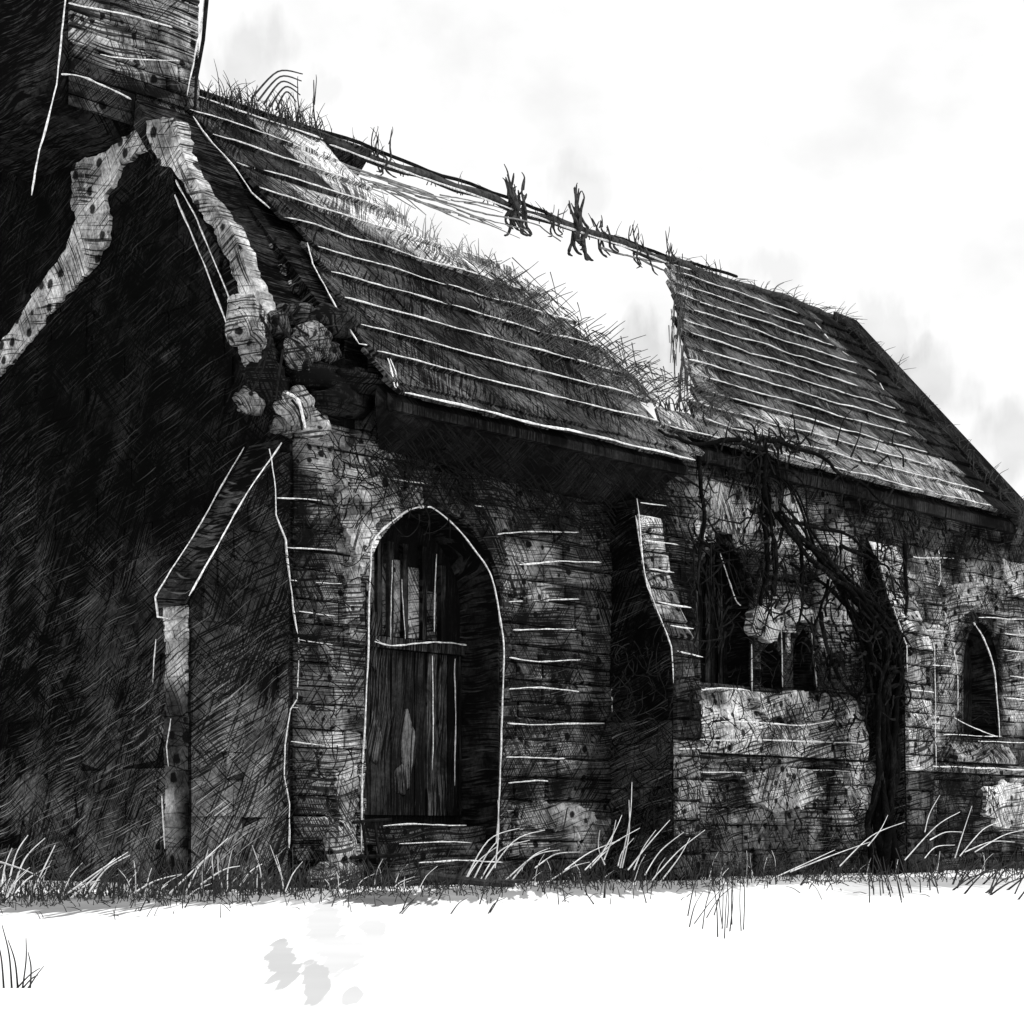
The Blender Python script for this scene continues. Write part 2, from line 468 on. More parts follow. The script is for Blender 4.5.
def band(pts, dep, tone, name='limewash_band'):
    q = []
    for i in range(len(pts)):
        a, b = Vector(pts[i]), Vector(pts[(i+1) % len(pts)]); n = max(1, int((b-a).length / 4))
        for k in range(n):
            p = a.lerp(b, k/n); q.append((p.x + 3.2*noise.noise(Vector((p.x*.09, p.y*.09, 1))) + R.uniform(-1.1,1.1), p.y + 3.2*noise.noise(Vector((p.x*.09, p.y*.09, 8))) + R.uniform(-1.1,1.1)))
    m = MB(); m.prism([(gab(*p, -dep).y, gab(*p, -dep).z) for p in q], GABL, .0, dep, tone); m.t = [tone]*len(m.t)
    return m.build(name, M['paleg'], chapel)
band(STRIP, .045, .46)
band([(146,120),(176,118),(181,150),(196,185),(214,205),(232,226),(244,262),(262,300),(270,322),(258,330),(240,296),(228,262),(210,226),(190,196),(172,168),(160,166),(150,146)], .14, .45)
band([(228,296),(240,312),(262,318),(262,345),(244,356),(233,340)], .13, .5)
mk = Lines()
for off, r in ((0, .013), (.17, .013)):
    pass
chalk(mk, [gab(163,172,-.10), gab(178,200,-.10), gab(205,265,-.10), gab(230,332,-.10)], .013)
chalk(mk, [gab(174,176,-.10), gab(195,215,-.10), gab(216,265,-.10), gab(240,328,-.10)], .013)
chalk(mk, [gab(224,213,.42), gab(238,250,.42), gab(255,290,.42), gab(268,308,.42)], .012)
mk.build('coping_edge', M['chalk'], chapel)
# kneeler stones at the foot of the coping
KS = [(244,322,.02,(.16,.12,.2),.6),(252,345,.0,(.12,.12,.18),.5),(312,338,-.12,(.18,.13,.13),.5),(300,355,-.14,(.16,.12,.13),.42),(325,352,-.1,(.13,.1,.1),.3),
      (296,408,-.1,(.2,.14,.15),.6),(312,424,-.06,(.15,.12,.12),.42),(284,424,-.04,(.13,.1,.1),.3),(330,322,-.05,(.24,.16,.12),.08),(322,378,-.1,(.36,.14,.12),.05),(360,384,-.16,(.3,.14,.11),.04),
      (262,372,.0,(.16,.14,.26),.03),(248,402,.02,(.12,.1,.11),.2),(340,402,-.14,(.34,.14,.12),.04),(300,318,.1,(.2,.14,.12),.1),(275,330,.1,(.16,.14,.14),.12),(278,392,-.02,(.14,.12,.16),.05)]
for i, (px, y, w, r, tn) in enumerate(KS):
    p = side(px, y, w); mb = MB(); mb.blob(p, r, tn * .62 * R.uniform(.85, 1.1), i + 3, .5, 16, 11)
    k = mb.build('kneeler_stone', M['pale'] if tn > .1 else M['stone'], chapel, smooth=True)
mb = MB()
for a in (((268,345),(262,370),(250,395)),((262,318),(270,340),(255,372)),((276,318),(288,336),(305,346)),((290,312),(298,328),(310,336)),((283,350),(278,380),(276,398)),((292,400),(300,412),(302,430))):
    mb.tube(arc([side(*q, -.22 if a[0][0] > 260 else -.2) for q in a]), .012, .008)
mb.build('iron_strap', M['ink'], chapel)
mb = MB(); chalk(mb, arc([side(286,393,-.27), side(298,402,-.27), side(305,428,-.27)]), .016); mb.build('kneeler_edge', M['chalk'], chapel)

# chimney stack over the gable
mb = MB()
def loopbox(mb, rings, tone):
    b = len(mb.v)
    for (t0, t1, w0, w1, z) in rings:
        mb.v += [(t0,w0,z),(t1,w0,z),(t1,w1,z),(t0,w1,z)]
    for i in range(len(rings)-1):
        for k in range(4):
            kk = (k+1) % 4; mb.face((b+4*i+k, b+4*i+kk, b+4*i+4+kk, b+4*i+4+k), tone)
    mb.face((b+3,b+2,b+1,b), tone); n = b + 4*(len(rings)-1); mb.face((n,n+1,n+2,n+3), tone)
loopbox(mb, [(-.05,.6,2.34,3.9,6.78),(-.86,.62,2.26,3.9,6.95),(-.78,.74,2.22,3.9,7.4),(-.70,.74,2.22,3.9,9.8)], .02)
stack = mb.build('chimney_stack', M['return'], chapel)
ms = MB()
for (za, zb) in courses(6.9, 9.7, .1, .2):
    x = -.69
    while x < .72:
        ln = R.uniform(.3, .9); xa, xb = x + .006, min(x + ln, .735) - .006; x += ln
        if xb - xa < .06: continue
        zm = (za+zb)/2
        t = R.uniform(.6, 1.35)
        ms.stone(xa, xb, za+.008, zb-.008, R.uniform(.02, .05), lambda a, d, b: (a, 2.22 - d, b), t, ch=.015)
ms.build('stack_stones', M['stone'], stack, fn=lambda v: blob_tone(v[0], v[2], [(-.3,7.6,.5,.35,.3),(.6,7.8,.25,.6,.3),(-.1,8.15,.5,.15,.16),(.6,7.15,.3,.25,.3)], .045))
ms = MB()
for (za, zb) in courses(7.4, 9.7, .14, .24):
    x = 2.24
    while x < 3.88:
        ln = R.uniform(.3, .7); xa, xb = x + .006, min(x + ln, 3.89) - .006; x += ln
        if xb - xa < .06 or za < 7.4: continue
        ms.stone(xa, xb, za+.008, zb-.008, R.uniform(.012, .03), lambda a, d, b: (-.70 - d, a, b), .014, ch=.015)
ms.build('stack_stones', M['stone'], stack)
mk = Lines()
chalk(mk, [side(*p, 2.19) for p in ((66,-6),(61,40),(57,85),(48,120),(40,150),(31,196))], .014)
chalk(mk, [side(*p, 2.12) for p in ((204,-6),(200,30),(194,65),(187,96))], .016)
chalk(mk, arc([side(*p, 2.15) for p in ((68,3),(100,10),(140,18),(172,26))]), .014)
chalk(mk, arc([side(*p, 2.15) for p in ((62,74),(80,76),(105,86),(132,100))]), .014)
chalk(mk, arc([side(*p, 2.15) for p in ((100,54),(130,60),(180,61))]), .010)
mk.build('stack_edge', M['chalk'], stack)
mb = MB(); mb.tube([side(207,-6,2.1), side(203,40,2.1), side(196,80,2.1), side(195,110,2.1)], .022, .014); mb.build('down_pipe', M['ink'], stack)

# stair turret behind the far slope
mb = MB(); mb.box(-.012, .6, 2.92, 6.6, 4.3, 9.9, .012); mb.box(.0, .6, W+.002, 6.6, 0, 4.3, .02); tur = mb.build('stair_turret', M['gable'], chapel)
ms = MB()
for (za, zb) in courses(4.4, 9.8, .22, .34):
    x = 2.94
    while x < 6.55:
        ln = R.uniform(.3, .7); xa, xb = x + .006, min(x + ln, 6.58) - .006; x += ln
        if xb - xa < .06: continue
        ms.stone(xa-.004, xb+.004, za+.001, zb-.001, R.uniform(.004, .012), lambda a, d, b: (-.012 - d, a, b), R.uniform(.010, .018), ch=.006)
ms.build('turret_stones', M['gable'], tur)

# ------------------------------------------------------------------ buttresses
# corner buttress standing out from the gable
mb = MB()
mb.prism([(-1.03,0),(-.001,0),(-.001,3.62),(-.15,3.6),(-1.03,2.3)], lambda a, d, b: (a, d, b), -.004, .32, .02)
cb = mb.build('corner_buttress', M['return'], chapel)
ms = MB()
for (za, zb) in courses(.02, 3.5, .2, .3):
    xlim = -1.02 if zb < 2.28 else -1.03 + (zb - 2.3) * .88/1.3 + .02
    x = xlim
    while x < -.05:
        ln = R.uniform(.25, .6); xa, xb = x + .006, min(x + ln, -.03) - .006; x += ln
        if xb - xa < .06: continue
        zm = (za+zb)/2
        t = R.uniform(.85, 1.15)
        ms.stone(xa-.005, xb+.005, za, zb, R.uniform(.008, .016), lambda a, d, b: (a, -.004 - d, b), t, ch=.005)
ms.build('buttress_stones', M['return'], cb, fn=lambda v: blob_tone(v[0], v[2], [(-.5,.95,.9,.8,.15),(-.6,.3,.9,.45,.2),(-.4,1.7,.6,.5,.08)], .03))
ms = MB()
for (za, zb) in courses(.02, 2.26, .07, .13):
    ms.stone(.004 + R.uniform(0,.02), .316 - R.uniform(0,.02), za, zb, R.uniform(.012,.026), lambda a, d, b: (-1.03 - d, a, b), R.uniform(.85,1.15), ch=.004)
ms.build('buttress_face', M['paleg'], cb, fn=lambda v: blob_tone(v[1], v[2], [(.18,2.2,.9,.32,.5),(.12,1.78,.3,.3,.36),(.26,.66,.22,.36,.4),(.16,1.2,.5,.5,.07)], .03))
mb = MB(); mb.hexa([(-1.09,-.03,2.26),(-1.09,.35,2.26),(-.13,.35,3.62),(-.13,-.03,3.62),(-1.1,-.03,2.34),(-1.1,.35,2.34),(-.15,.35,3.70),(-.15,-.03,3.70)], .035)
mb.build('weathering_slab', M['return'], cb)
mk = Lines()
chalk(mk, [(-.13,-.045,3.68),(-.6,-.045,3.03),(-1.08,-.045,2.33)], .013)
chalk(mk, [(-.18,.36,3.68),(-.6,.36,3.06),(-1.1,.36,2.35),(-1.12,.3,2.18),(-1.1,.2,2.16)], .013)
chalk(mk, [gab(155,640,-1.07), gab(152,683,-1.07)], .011)
chalk(mk, [gab(170,718,-1.07), gab(165,745,-1.07), gab(167,765,-1.07)], .011)
chalk(mk, [gab(162,795,-1.07), gab(164,848,-1.07)], .016)
mk.build('buttress_edge', M['chalk'], cb)

def buttress(t0, t1, prof, stones_tone, fm, lines):
    """stepped buttress on the side wall; prof = [(out, z)] from bottom to top"""
    poly = [(0, 0)] + prof + [(0, prof[-1][1])]
    m = MB(); m.prism(poly, lambda a, d, b: (d, -a, b), t0, t1, .02)
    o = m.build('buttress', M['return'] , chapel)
    def outz(z):
        for (a, b), (c, d) in zip(prof[:-1], prof[1:]):
            if b <= z <= d: return a + (c - a) * (z - b) / max(1e-6, d - b)
        return prof[-1][0]
    s = MB()
    for (za, zb) in courses(.02, prof[-1][1] - .1, .14, .24):
        x = t0
        while x < t1 - .05:
            ln = R.uniform(.25, .5); xa, xb = x + .006, min(x + ln, t1) - .006; x += ln
            if xb - xa < .06: continue
            zm = (za + zb)/2; o0, o1 = outz(za), outz(zb)
            tn = max(.012, stones_tone(zm) * R.uniform(.55, 1.4))
            dd = R.uniform(.015, .04); c = .015
            b = len(s.v)
            s.v += [(xa,-o0,za+.006),(xb,-o0,za+.006),(xb,-o1,zb-.006),(xa,-o1,zb-.006),
                    (xa+c,-o0-dd,za+.006+c),(xb-c,-o0-dd,za+.006+c),(xb-c,-o1-dd,zb-.006-c),(xa+c,-o1-dd,zb-.006-c)]
            for i in range(4):
                k = (i+1) % 4; s.face((b+i,b+k,b+4+k,b+4+i), tn)
            s.face((b+4,b+5,b+6,b+7), tn)
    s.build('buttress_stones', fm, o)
    s = MB()
    for (za, zb) in courses(.02, prof[-1][1] - .1, .16, .28):
        zm = (za+zb)/2; ou = min(outz(za), outz(zb)) - .01; x = .01
        while x < ou - .05:
            ln = R.uniform(.2, .45); xa, xb = x + .005, min(x + ln, ou) - .005; x += ln
            if xb - xa < .05: continue
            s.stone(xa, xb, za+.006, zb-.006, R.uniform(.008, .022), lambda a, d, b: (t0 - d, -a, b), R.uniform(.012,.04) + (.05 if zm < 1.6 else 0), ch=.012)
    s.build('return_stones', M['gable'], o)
    k = Lines()
    for ln in lines: chalk(k, ln, .012)
    k.build('buttress_edge', M['chalk'], o)
    return o
b1p = [(.82,0),(.80,2.1),(.78,2.22),(.50,2.78),(.42,3.0),(.34,3.72)]
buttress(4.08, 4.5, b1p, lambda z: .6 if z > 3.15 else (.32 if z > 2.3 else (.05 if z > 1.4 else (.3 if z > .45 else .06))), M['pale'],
         [[(4.06,-.34-.04,3.72),(4.06,-.46,3.0),(4.06,-.55,2.78)], [(4.06,-.37,3.55),(4.06,-.5,2.85),(4.06,-.8,2.24),(4.06,-.83,1.9)],
          [(4.1,-.45,3.3),(4.6,-.45,3.32)],[(4.1,-.5,3.02),(4.5,-.5,3.02)],[(4.1,-.62,2.7),(4.6,-.62,2.68)],[(4.1,-.76,2.46),(4.45,-.76,2.45)],[(4.1,-.84,2.2),(4.5,-.84,2.17)],
          [(4.1,-.36-.03,3.68),(4.5,-.39,3.7)],[(4.15,-.38,3.55),(4.4,-.39,3.56)],[(4.1,-.86,1.26),(4.5,-.86,1.28)],
          [side(611,585)+Vector((-.02,-.05,0)), side(613,640)+Vector((-.02,-.05,0)), side(614,675)+Vector((-.02,-.05,0)), side(609,690)+Vector((-.02,-.05,0)), side(610,718)+Vector((-.02,-.05,0))]])
b2p = [(.60,0),(.57,1.25),(.55,2.62),(.12,3.75),(.02,3.95)]
buttress(8.62, 9.2, b2p, lambda z: .5 if z > 2.6 else (.2 if z > 2.05 else (.55 if z > 1.25 else .06)), M['pale'],
         [[(9.22,-.58,2.68),(9.22,-.60,2.1),(9.24,-.6,1.2)],[(8.64,-.6,2.1),(9.2,-.6,2.08)],[(8.62,-.2,3.65),(8.62,-.45,2.95),(8.62,-.59,2.6),(8.62,-.6,2.3)]])
# far corner buttress pier glimpsed at the frame edge
# ------------------------------------------------------------------ plinth, string courses, window sills
mb = MB(); mb.box(4.5, 8.6, -.16, -.003, 0, 1.28, .05)
pl = mb.build('plinth', M['recess'], chapel)
ms = MB()
PS = [(8.1,.85,.7,.48,.6),(6.75,.95,.65,.4,.55),(5.2,.9,.5,.5,.2),(6.0,.5,.6,.3,.16),(7.4,.4,.5,.3,.18)]
for (za, zb) in courses(.02, 1.27, .16, .28):
    x = 4.5
    while x < 8.6:
        ln = R.uniform(.22, .6); xa, xb = x + .006, min(x + ln, 8.6) - .006; x += ln
        if xb - xa < .06: continue
        ms.stone(xa, xb, za+.006, zb-.006, R.uniform(.02,.06), lambda a, d, b: (a, -.16 - d, b), R.uniform(.6,1.35), ch=.02)
ms.build('plinth_stones', M['stone'], pl, fn=lambda v: blob_tone(v[0], v[2], PS, .07))
mb = MB(); mb.box(9.22, L+.02, -.10, -.003, 0, 1.2, .05); pl2 = mb.build('plinth', M['recess'], chapel)
ms = MB()
for (za, zb) in courses(.02, 1.19, .16, .28):
    x = 9.22
    while x < L:
        ln = R.uniform(.22, .6); xa, xb = x + .006, min(x + ln, L) - .006; x += ln
        if xb - xa < .06: continue
        ms.stone(xa, xb, za+.006, zb-.006, R.uniform(.02,.06), lambda a, d, b: (a, -.10 - d, b), max(.015, blob_tone((xa+xb)/2, (za+zb)/2, [(12.1,.75,.55,.5,.6),(9.6,.9,.4,.3,.25)], .05)*R.uniform(.5,1.5)), ch=.02)
ms.build('plinth_stones', M['stone'], pl2)
mb = MB(); mb.prism([(-.003,1.20),(.16,1.20),(.17,1.26),(-.003,1.33)], lambda a, d, b: (d, -a, b), 9.22, L+.01, .2); mb.build('string_course', M['pale'], chapel)
mk = Lines(); chalk(mk, [(9.25,-.19,1.26),(10.6,-.19,1.27),(L,-.19,1.26)], .015)
chalk(mk, arc([side(690,691,-.22), side(720,688,-.22), side(750,690,-.22)]), .014)
chalk(mk, arc([side(680,724,-.26), side(740,722,-.26), side(800,725,-.26), side(835,721,-.26)]), .015)
chalk(mk, arc([side(690,738,-.26), side(760,741,-.26), side(820,742,-.26), side(866,744,-.26)]), .016)
chalk(mk, [side(700,772,-.24), side(745,772,-.24)], .012); chalk(mk, [side(770,768,-.24), side(850,772,-.24)], .009)
mk.build('sill_edge', M['chalk'], chapel)
mb = MB()
mb.prism([(-.003,1.29),(.21,1.29),(.23,1.42),(.22,1.58),(.05,1.98),(-.003,1.98)], lambda a, d, b: (d, -a, b), 5.3, 8.4, .42)
mb.build('window_sill', M['pale'], chapel)
mb = MB()
mb.prism([(-.003,1.34),(.14,1.34),(.15,1.4),(.02,1.6),(-.003,1.6)], lambda a, d, b: (d, -a, b), 10.5, 11.95, .3); mb.build('window_sill', M['pale'], chapel)

def plaster(pts, dep, tone, base=0.0):
    q = []
    for i in range(len(pts)):
        a, b = Vector(pts[i]), Vector(pts[(i+1) % len(pts)]); n = max(1, int((b-a).length / 3))
        for k in range(n):
            p = a.lerp(b, k/n)
            q.append((p.x + 4*noise.noise(Vector((p.x*.12, p.y*.12, 1))) + R.uniform(-1.4,1.4), p.y + 4*noise.noise(Vector((p.x*.12, p.y*.12, 8))) + R.uniform(-1.4,1.4)))
    m = MB(); m.prism([(side(*p, -dep).x, side(*p, -dep).z) for p in q], SIDE, base, dep, tone); m.t = [tone]*len(m.t)
    return m.build('plaster_patch', M['pale'], chapel)
plaster([(706,492),(722,484),(738,492),(752,512),(764,524),(748,534),(722,532),(704,524)], .08, .6)
plaster([(774,498),(792,486),(803,500),(800,520),(788,534),(774,528)], .08, .6)
plaster([(752,612),(764,604),(778,610),(794,600),(810,606),(814,624),(800,622),(784,626),(778,642),(764,640),(752,630)], .1, .7)
plaster([(812,580),(824,572),(834,590),(830,606),(818,606)], .08, .42)
plaster([(336,498),(356,482),(382,476),(404,486),(396,506),(378,520),(370,540),(360,566),(352,540),(340,520)], .085, .4)
plaster([(345,570),(360,562),(362,610),(352,640),(346,610)], .085, .22)
plaster([(336,770),(356,764),(360,800),(350,830),(338,812)], .085, .36)
plaster([(508,556),(520,562),(530,586),(556,598),(528,604),(512,588)], .085, .3)
plaster([(512,806),(545,802),(588,808),(600,822),(560,830),(520,828)], .085, .26)
plaster([(744,776),(780,766),(812,772),(826,790),(806,806),(776,812),(752,800)], .25, .38, .15)
plaster([(986,790),(1006,782),(1030,788),(1030,826),(1000,830),(988,812)], .19, .6, .1)
plaster([(760,700),(800,690),(846,700),(848,716),(800,722),(764,716)], .24, .4, .1)
plaster([(948,590),(972,580),(990,600),(962,616),(950,640),(944,616)], .08, .34)
plaster([(1004,560),(1030,566),(1030,600),(1012,596)], .08, .4)
plaster([(872,548),(886,556),(880,574),(868,566)], .08, .5)
# ------------------------------------------------------------------ windows
def window(poly, bars, dep=.32, pane_tone=.02):
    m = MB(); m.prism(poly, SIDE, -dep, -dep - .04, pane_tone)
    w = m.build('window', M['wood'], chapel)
    f = MB()
    n = len(poly)
    for i in range(n):
        (a, b), (c, d) = poly[i], poly[(i+1) % n]
        f.tube([(a, -.0, b), (c, -.0, d)], .035, n=6, tone=.05)
    f.build('frame', M['stone'], w)
    for t, z0, z1, r in bars:
        g = MB(); g.tube(wobble([(t, dep-.05, z0), (t, dep-.05, z1)], .006), r, n=6, tone=.05); g.build('bar', M['wood'], w)
    return w
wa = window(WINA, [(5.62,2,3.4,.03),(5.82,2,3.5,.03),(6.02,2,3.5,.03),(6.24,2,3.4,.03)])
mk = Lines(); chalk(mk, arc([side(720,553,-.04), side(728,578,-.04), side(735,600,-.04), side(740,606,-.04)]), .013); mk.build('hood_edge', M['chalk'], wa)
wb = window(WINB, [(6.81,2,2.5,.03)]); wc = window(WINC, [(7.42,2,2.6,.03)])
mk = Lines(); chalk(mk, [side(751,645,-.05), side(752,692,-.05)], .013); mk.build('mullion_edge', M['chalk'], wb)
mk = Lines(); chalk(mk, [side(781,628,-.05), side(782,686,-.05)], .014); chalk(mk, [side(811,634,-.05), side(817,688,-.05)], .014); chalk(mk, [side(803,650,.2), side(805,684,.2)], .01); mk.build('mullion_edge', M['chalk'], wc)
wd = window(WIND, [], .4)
mk = Lines()
chalk(mk, arc([side(973,623,-.05), side(984,638,-.05), side(993,665,-.05), side(997,700,-.05), side(1000,737,-.05)]), .016)
chalk(mk, arc([side(954,650,-.05), side(958,680,-.05), side(958,712,-.05)]), .010)
chalk(mk, arc([side(955,718,-.05), side(975,728,-.05), side(998,737,-.05)]), .012)
mk.build('hood_edge', M['chalk'], wd)
# dark reveals already come from the thickness of the wall

# ------------------------------------------------------------------ doorway
dm = MB(); dm.prism([(a, b) for a, b in DOOR], SIDE, -.5, -.58, .012)
door = dm.build('door', M['wood'], chapel)
x = .86
while x < 2.46:
    wd_ = R.uniform(.11, .17); xb = min(x + wd_, 2.48)
    m_ = (.84 + 2.5) / 2; c = (x + xb) / 2
    top = min(2.2, 3.3)
    p = MB(); tn = R.choice([.02,.03,.05,.015])
    p.box(x + .006, xb - .006, .465 - R.uniform(0,.015), .499, .62, 2.12, tn); p.build('plank', M['wood'], door)
    x = xb
for t in (1.42, 1.56, 1.74, 1.98, 2.22):
    p = MB(); p.box(t - .03, t + .03, .44, .499, 2.24, 2.95 if t > 2 else 3.1, .03); p.build('upper_bar', M['wood'], door)
p = MB(); p.box(.86, 2.48, .42, .499, 2.13, 2.23, .05); p.build('rail', M['wood'], door)
# torn pale plaster seen between the bars and on the lower leaf
p = MB()
for t0, t1, z0, z1, tn in ((1.30,1.40,2.25,2.95,.2),(1.44,1.54,2.25,2.9,.1),(1.6,1.71,2.25,2.95,.3),(1.76,1.95,2.25,2.9,.34),(2.02,2.18,2.25,2.7,.1)):
    p.box(t0, t1, .485, .4985, z0, z1, tn)
p.build('worn_panel', M['pale'], door)
p = MB()
for px, y, rx, rz, tn in ((408,748,.09,.28,.30),(402,780,.11,.14,.25),(440,700,.03,.35,.12),(374,740,.08,.22,.16),(374,640,.05,.3,.12)):
    q = side(px, y, .452); p.blob(q, (rx, .012, rz), tn * .45, px, .5)
p.build('worn_patch', M['wood'], door, smooth=True)
mk = Lines()
for l in (((391,560),(391,610),(390,640)),((403,580),(404,640)),((436,555),(435,590),(434,632))):
    chalk(mk, [side(*q, .43) for q in l], .009)
chalk(mk, arc([side(q[0], q[1], .40) for q in ((375,641),(392,645),(425,643),(445,643),(467,645))]), .012)
for l in (((433,655),(433,720),(432,770)),((455,660),(455,730),(455,785))):
    chalk(mk, [side(*q, .44) for q in l], .009)
chalk(mk, [side(*q, .48) for q in ((466,600),(468,650),(466,720),(464,800),(464,850))], .011)
mk.build('plank_edge', M['chalk'], door)
# arch ring
mb = MB()
for i in range(2, len(DOOR)-0):
    (a, b), (c, d) = DOOR[i], DOOR[(i+1) % len(DOOR)]
    if (a, b) == DOOR[-1]: break
    mx, mz = 1.67, 2.4
    def outp(a, b, k):
        v = Vector((a - mx, max(.0, b - mz))); v.normalize(); return (a + v.x * k, b + v.y * k)
    (a2, b2), (c2, d2) = outp(a, b, .2), outp(c, d, .2)
    dd = R.uniform(.03,.06)
    tn = R.uniform(.03,.12) if a > 1.6 else R.uniform(.12,.4)
    mb.hexa([(a,0,b),(c,0,d),(c2,0,d2),(a2,0,b2),(a,-dd,b),(c,-dd,d),(c2,-dd,d2),(a2,-dd,b2)], tn)
arch_o = mb.build('arch_ring', M['stone'], chapel)
mk = Lines()
chalk(mk, arc([side(*q, -.075) for q in ((361,852),(362,780),(366,700),(369,620),(371,565),(373,543),(385,528),(408,511),(426,507),(436,510),(455,527),(474,550),(488,569),(495,590),(500,620),(504,650),(502,720),(500,780),(496,855))], 6), .0155, .008)
mk.build('arch_edge', M['chalk'], arch_o)
# steps
for i, (z1, w0) in enumerate(((.52,.12),(.36,-.1),(.2,-.34))):
    s = MB(); s.box(.88 + .0*i, 2.46, w0, .5 if i == 0 else (.12, -.1)[i-1] - .002, 0.0, z1, .06); st = s.build('door_step', M['stone'], chapel)
    k = Lines(); y0 = (803, 835, 868)[i]
    chalk(k, [(1.15 + .0*i, w0-.012, z1), (1.6, w0-.012, z1+.012), (2.2 - .15*(i == 1), w0-.012, z1)], .012); k.build('step_edge', M['chalk'], st)

# ------------------------------------------------------------------ roof
NX, NZ = (-RS, 1.0); nl = math.hypot(RS, 1); NX /= nl; NZ /= nl      # outward normal of the near slope: (w, z)
def near_end(w):     # ragged right hand edge of the near sheet of slates
    pts = [(-.7,4.7),(-.2,4.55),(.08,4.62),(.4,4.68),(.73,4.58),(1.0,4.3),(1.16,3.95),(1.3,3.1),(1.5,2.75),(1.9,2.45),(2.2,2.3),(2.5,2.2)]
    for (a, b), (c, d) in zip(pts[:-1], pts[1:]):
        if a <= w <= c: return b + (d-b) * (w-a) / (c-a)
    return 2.4
def far_start(w):
    pts = [(-.5,4.45),(-.2,4.6),(-.02,5.35),(.27,5.8),(1.31,6.85),(2.0,7.6),(2.5,8.0)]
    for (a, b), (c, d) in zip(pts[:-1], pts[1:]):
        if a <= w <= c: return b + (d-b) * (w-a) / (c-a)
    return 8
def verge(w):
    pts = [(-.7,.62),(-.3,.66),(.3,.78),(.88,.98),(.9,.78),(1.2,.76),(2.1,.56),(2.5,.52)]
    for (a, b), (c, d) in zip(pts[:-1], pts[1:]):
        if a <= w <= c: return b + (d-b) * (w-a) / max(1e-6, c-a)
    return .7
roof = MB(); lines = Lines()
SL = math.hypot(1, RS)
def slates(s0, s1, row_h, tfun0, tfun1, tonef, mb, sgn=1):
    s = s0
    while s < s1 - .01:
        e = min(s + row_h, s1)
        t = tfun0(RW - e / SL) + R.uniform(-.10, .10)*(tfun0 is far_start); first = True
        wa_ = RW - s / SL; wb_ = RW - e / SL
        tend = tfun1(wb_) + R.uniform(-.2, .2)*(tfun1 is near_end)
        while t < tend:
            wdt = R.uniform(.2, .38); t1 = min(t + wdt, tend + .1)
            sj = R.uniform(-.02, .02)
            ta = tonef((t+t1)/2, (wa_+wb_)/2)
            th = .035 + R.uniform(0, .012); lift = .05
            P = []
            top_s = s - .12
            l0 = (tfun0(RW - top_s / SL) - tfun0(wb_) if first and tfun0 is far_start else 0)
            r0 = (tfun1(RW - top_s / SL) - tfun1(wb_) if t1 >= tend and tfun1 is near_end else 0)
            for (ss, lf) in ((top_s, 0.0), (e + sj, lift)):
                w = RW - ss / SL; z = RZ - ss / SL * RS
                if sgn < 0: w = RW + ss / SL
                for tt in (t + .004 + (l0 if ss == top_s else 0), max(t + .02, t1 - .004 + (r0 if ss == top_s else 0))):
                    for q in (lf, lf + th):
                        P.append((tt, w + NX * q * sgn, z + NZ * q))
            first = False
            # order for hexa
            mb.hexa([P[0], P[2], P[6], P[4], P[1], P[3], P[7], P[5]], ta)
            t = t1
        s = e
def tone_near(t, w):
    d = near_end(w) - t
    b = .07 + .05 * noise.noise(Vector((t*1.1, w*1.6, 9)))
    if w > 1.0: b += max(0, 1 - d/(1.7 if w < 1.55 else .75)) ** .8 * 1.1 * min(1, (w - 1.0) / .35)
    else: b += max(0, 1 - d/1.0) * .6 * (1 if w > .05 else .3)
    return max(.02, b * R.uniform(.6, 1.4))
def tone_far(t, w):
    d = t - far_start(w)
    b = .10 + .05 * noise.noise(Vector((t*1.1, w*1.6, 2)))
    b += max(0, 1 - d/.6) * .25
    if w < .35: b += .28 * (1 if t > 6.2 else .5)
    if t > 11.0: b = .03
    return max(.02, b * R.uniform(.6, 1.4))
rows_n = [ .14 + i * .4 for i in range(12)]
slates(.0, 4.54, .40, verge, near_end, tone_near, roof)
near_roof = roof.build('roof_slope', M['slate'], chapel)
roof2 = MB()
slates(.0, 4.08, .31, far_start, lambda w: 11.75, tone_far, roof2)
far_roof = roof2.build('roof_slope', M['slate'], chapel)
# what is left of the far slope
roof3 = MB()
slates(.0, 3.7, .4, lambda w: .6, lambda w: 3.0 if w > .0 else 3.4, lambda t, w: .05, roof3, -1)
slates(2.9, 3.7, .4, lambda w: 3.2, lambda w: 11.6, lambda t, w: .05, roof3, -1)
roof3.build('back_slope', M['slate'], chapel)

# pale course edges
lift = .095
for i in range(1, 12):
    s = i * .40
    w = RW - s / SL; t0 = verge(w) + .02; t1 = near_end(w) - R.uniform(.05, .4)
    if i == 11 : s = 4.56; w = RW - s/SL; t1 = near_end(w) - .1
    z = RZ - s / SL * RS
    pts = [(t0 + (t1 - t0)*f, w + NX*lift, z + NZ*lift) for f in (0, .25, .5, .75, 1)]
    chalk(lines, pts, .012 if i < 11 else .016, .014)
lines.build('course_edge', M['chalk'], near_roof)
lines = Lines()
for i in range(1, 14):
    s = min(i * .31, 4.1)
    w = RW - s / SL; t0 = far_start(w) + R.uniform(-.05, .3); t1 = 11.0 - R.uniform(0, .9) + .3*(w < 0)
    z = RZ - s / SL * RS
    chalk(lines, [(t0 + (t1 - t0)*f, w + NX*lift, z + NZ*lift) for f in (0, .25, .5, .75, 1)], .0125, .014)
chalk(lines, [roofpt(*p, .09) for p in ((815,330),(830,348),(875,382),(885,400))], .012)
chalk(lines, [roofpt(*p, .09) for p in ((928,468),(945,490),(970,512))], .014)
chalk(lines, [roofpt(*p, .09) for p in ((955,497),(985,505),(1008,518))], .012)
lines.build('course_edge', M['chalk'], far_roof)
lines = Lines()
chalk(lines, [roofpt(*p, .11) for p in ((193,128),(212,155),(238,185),(252,205),(270,220))], .013)
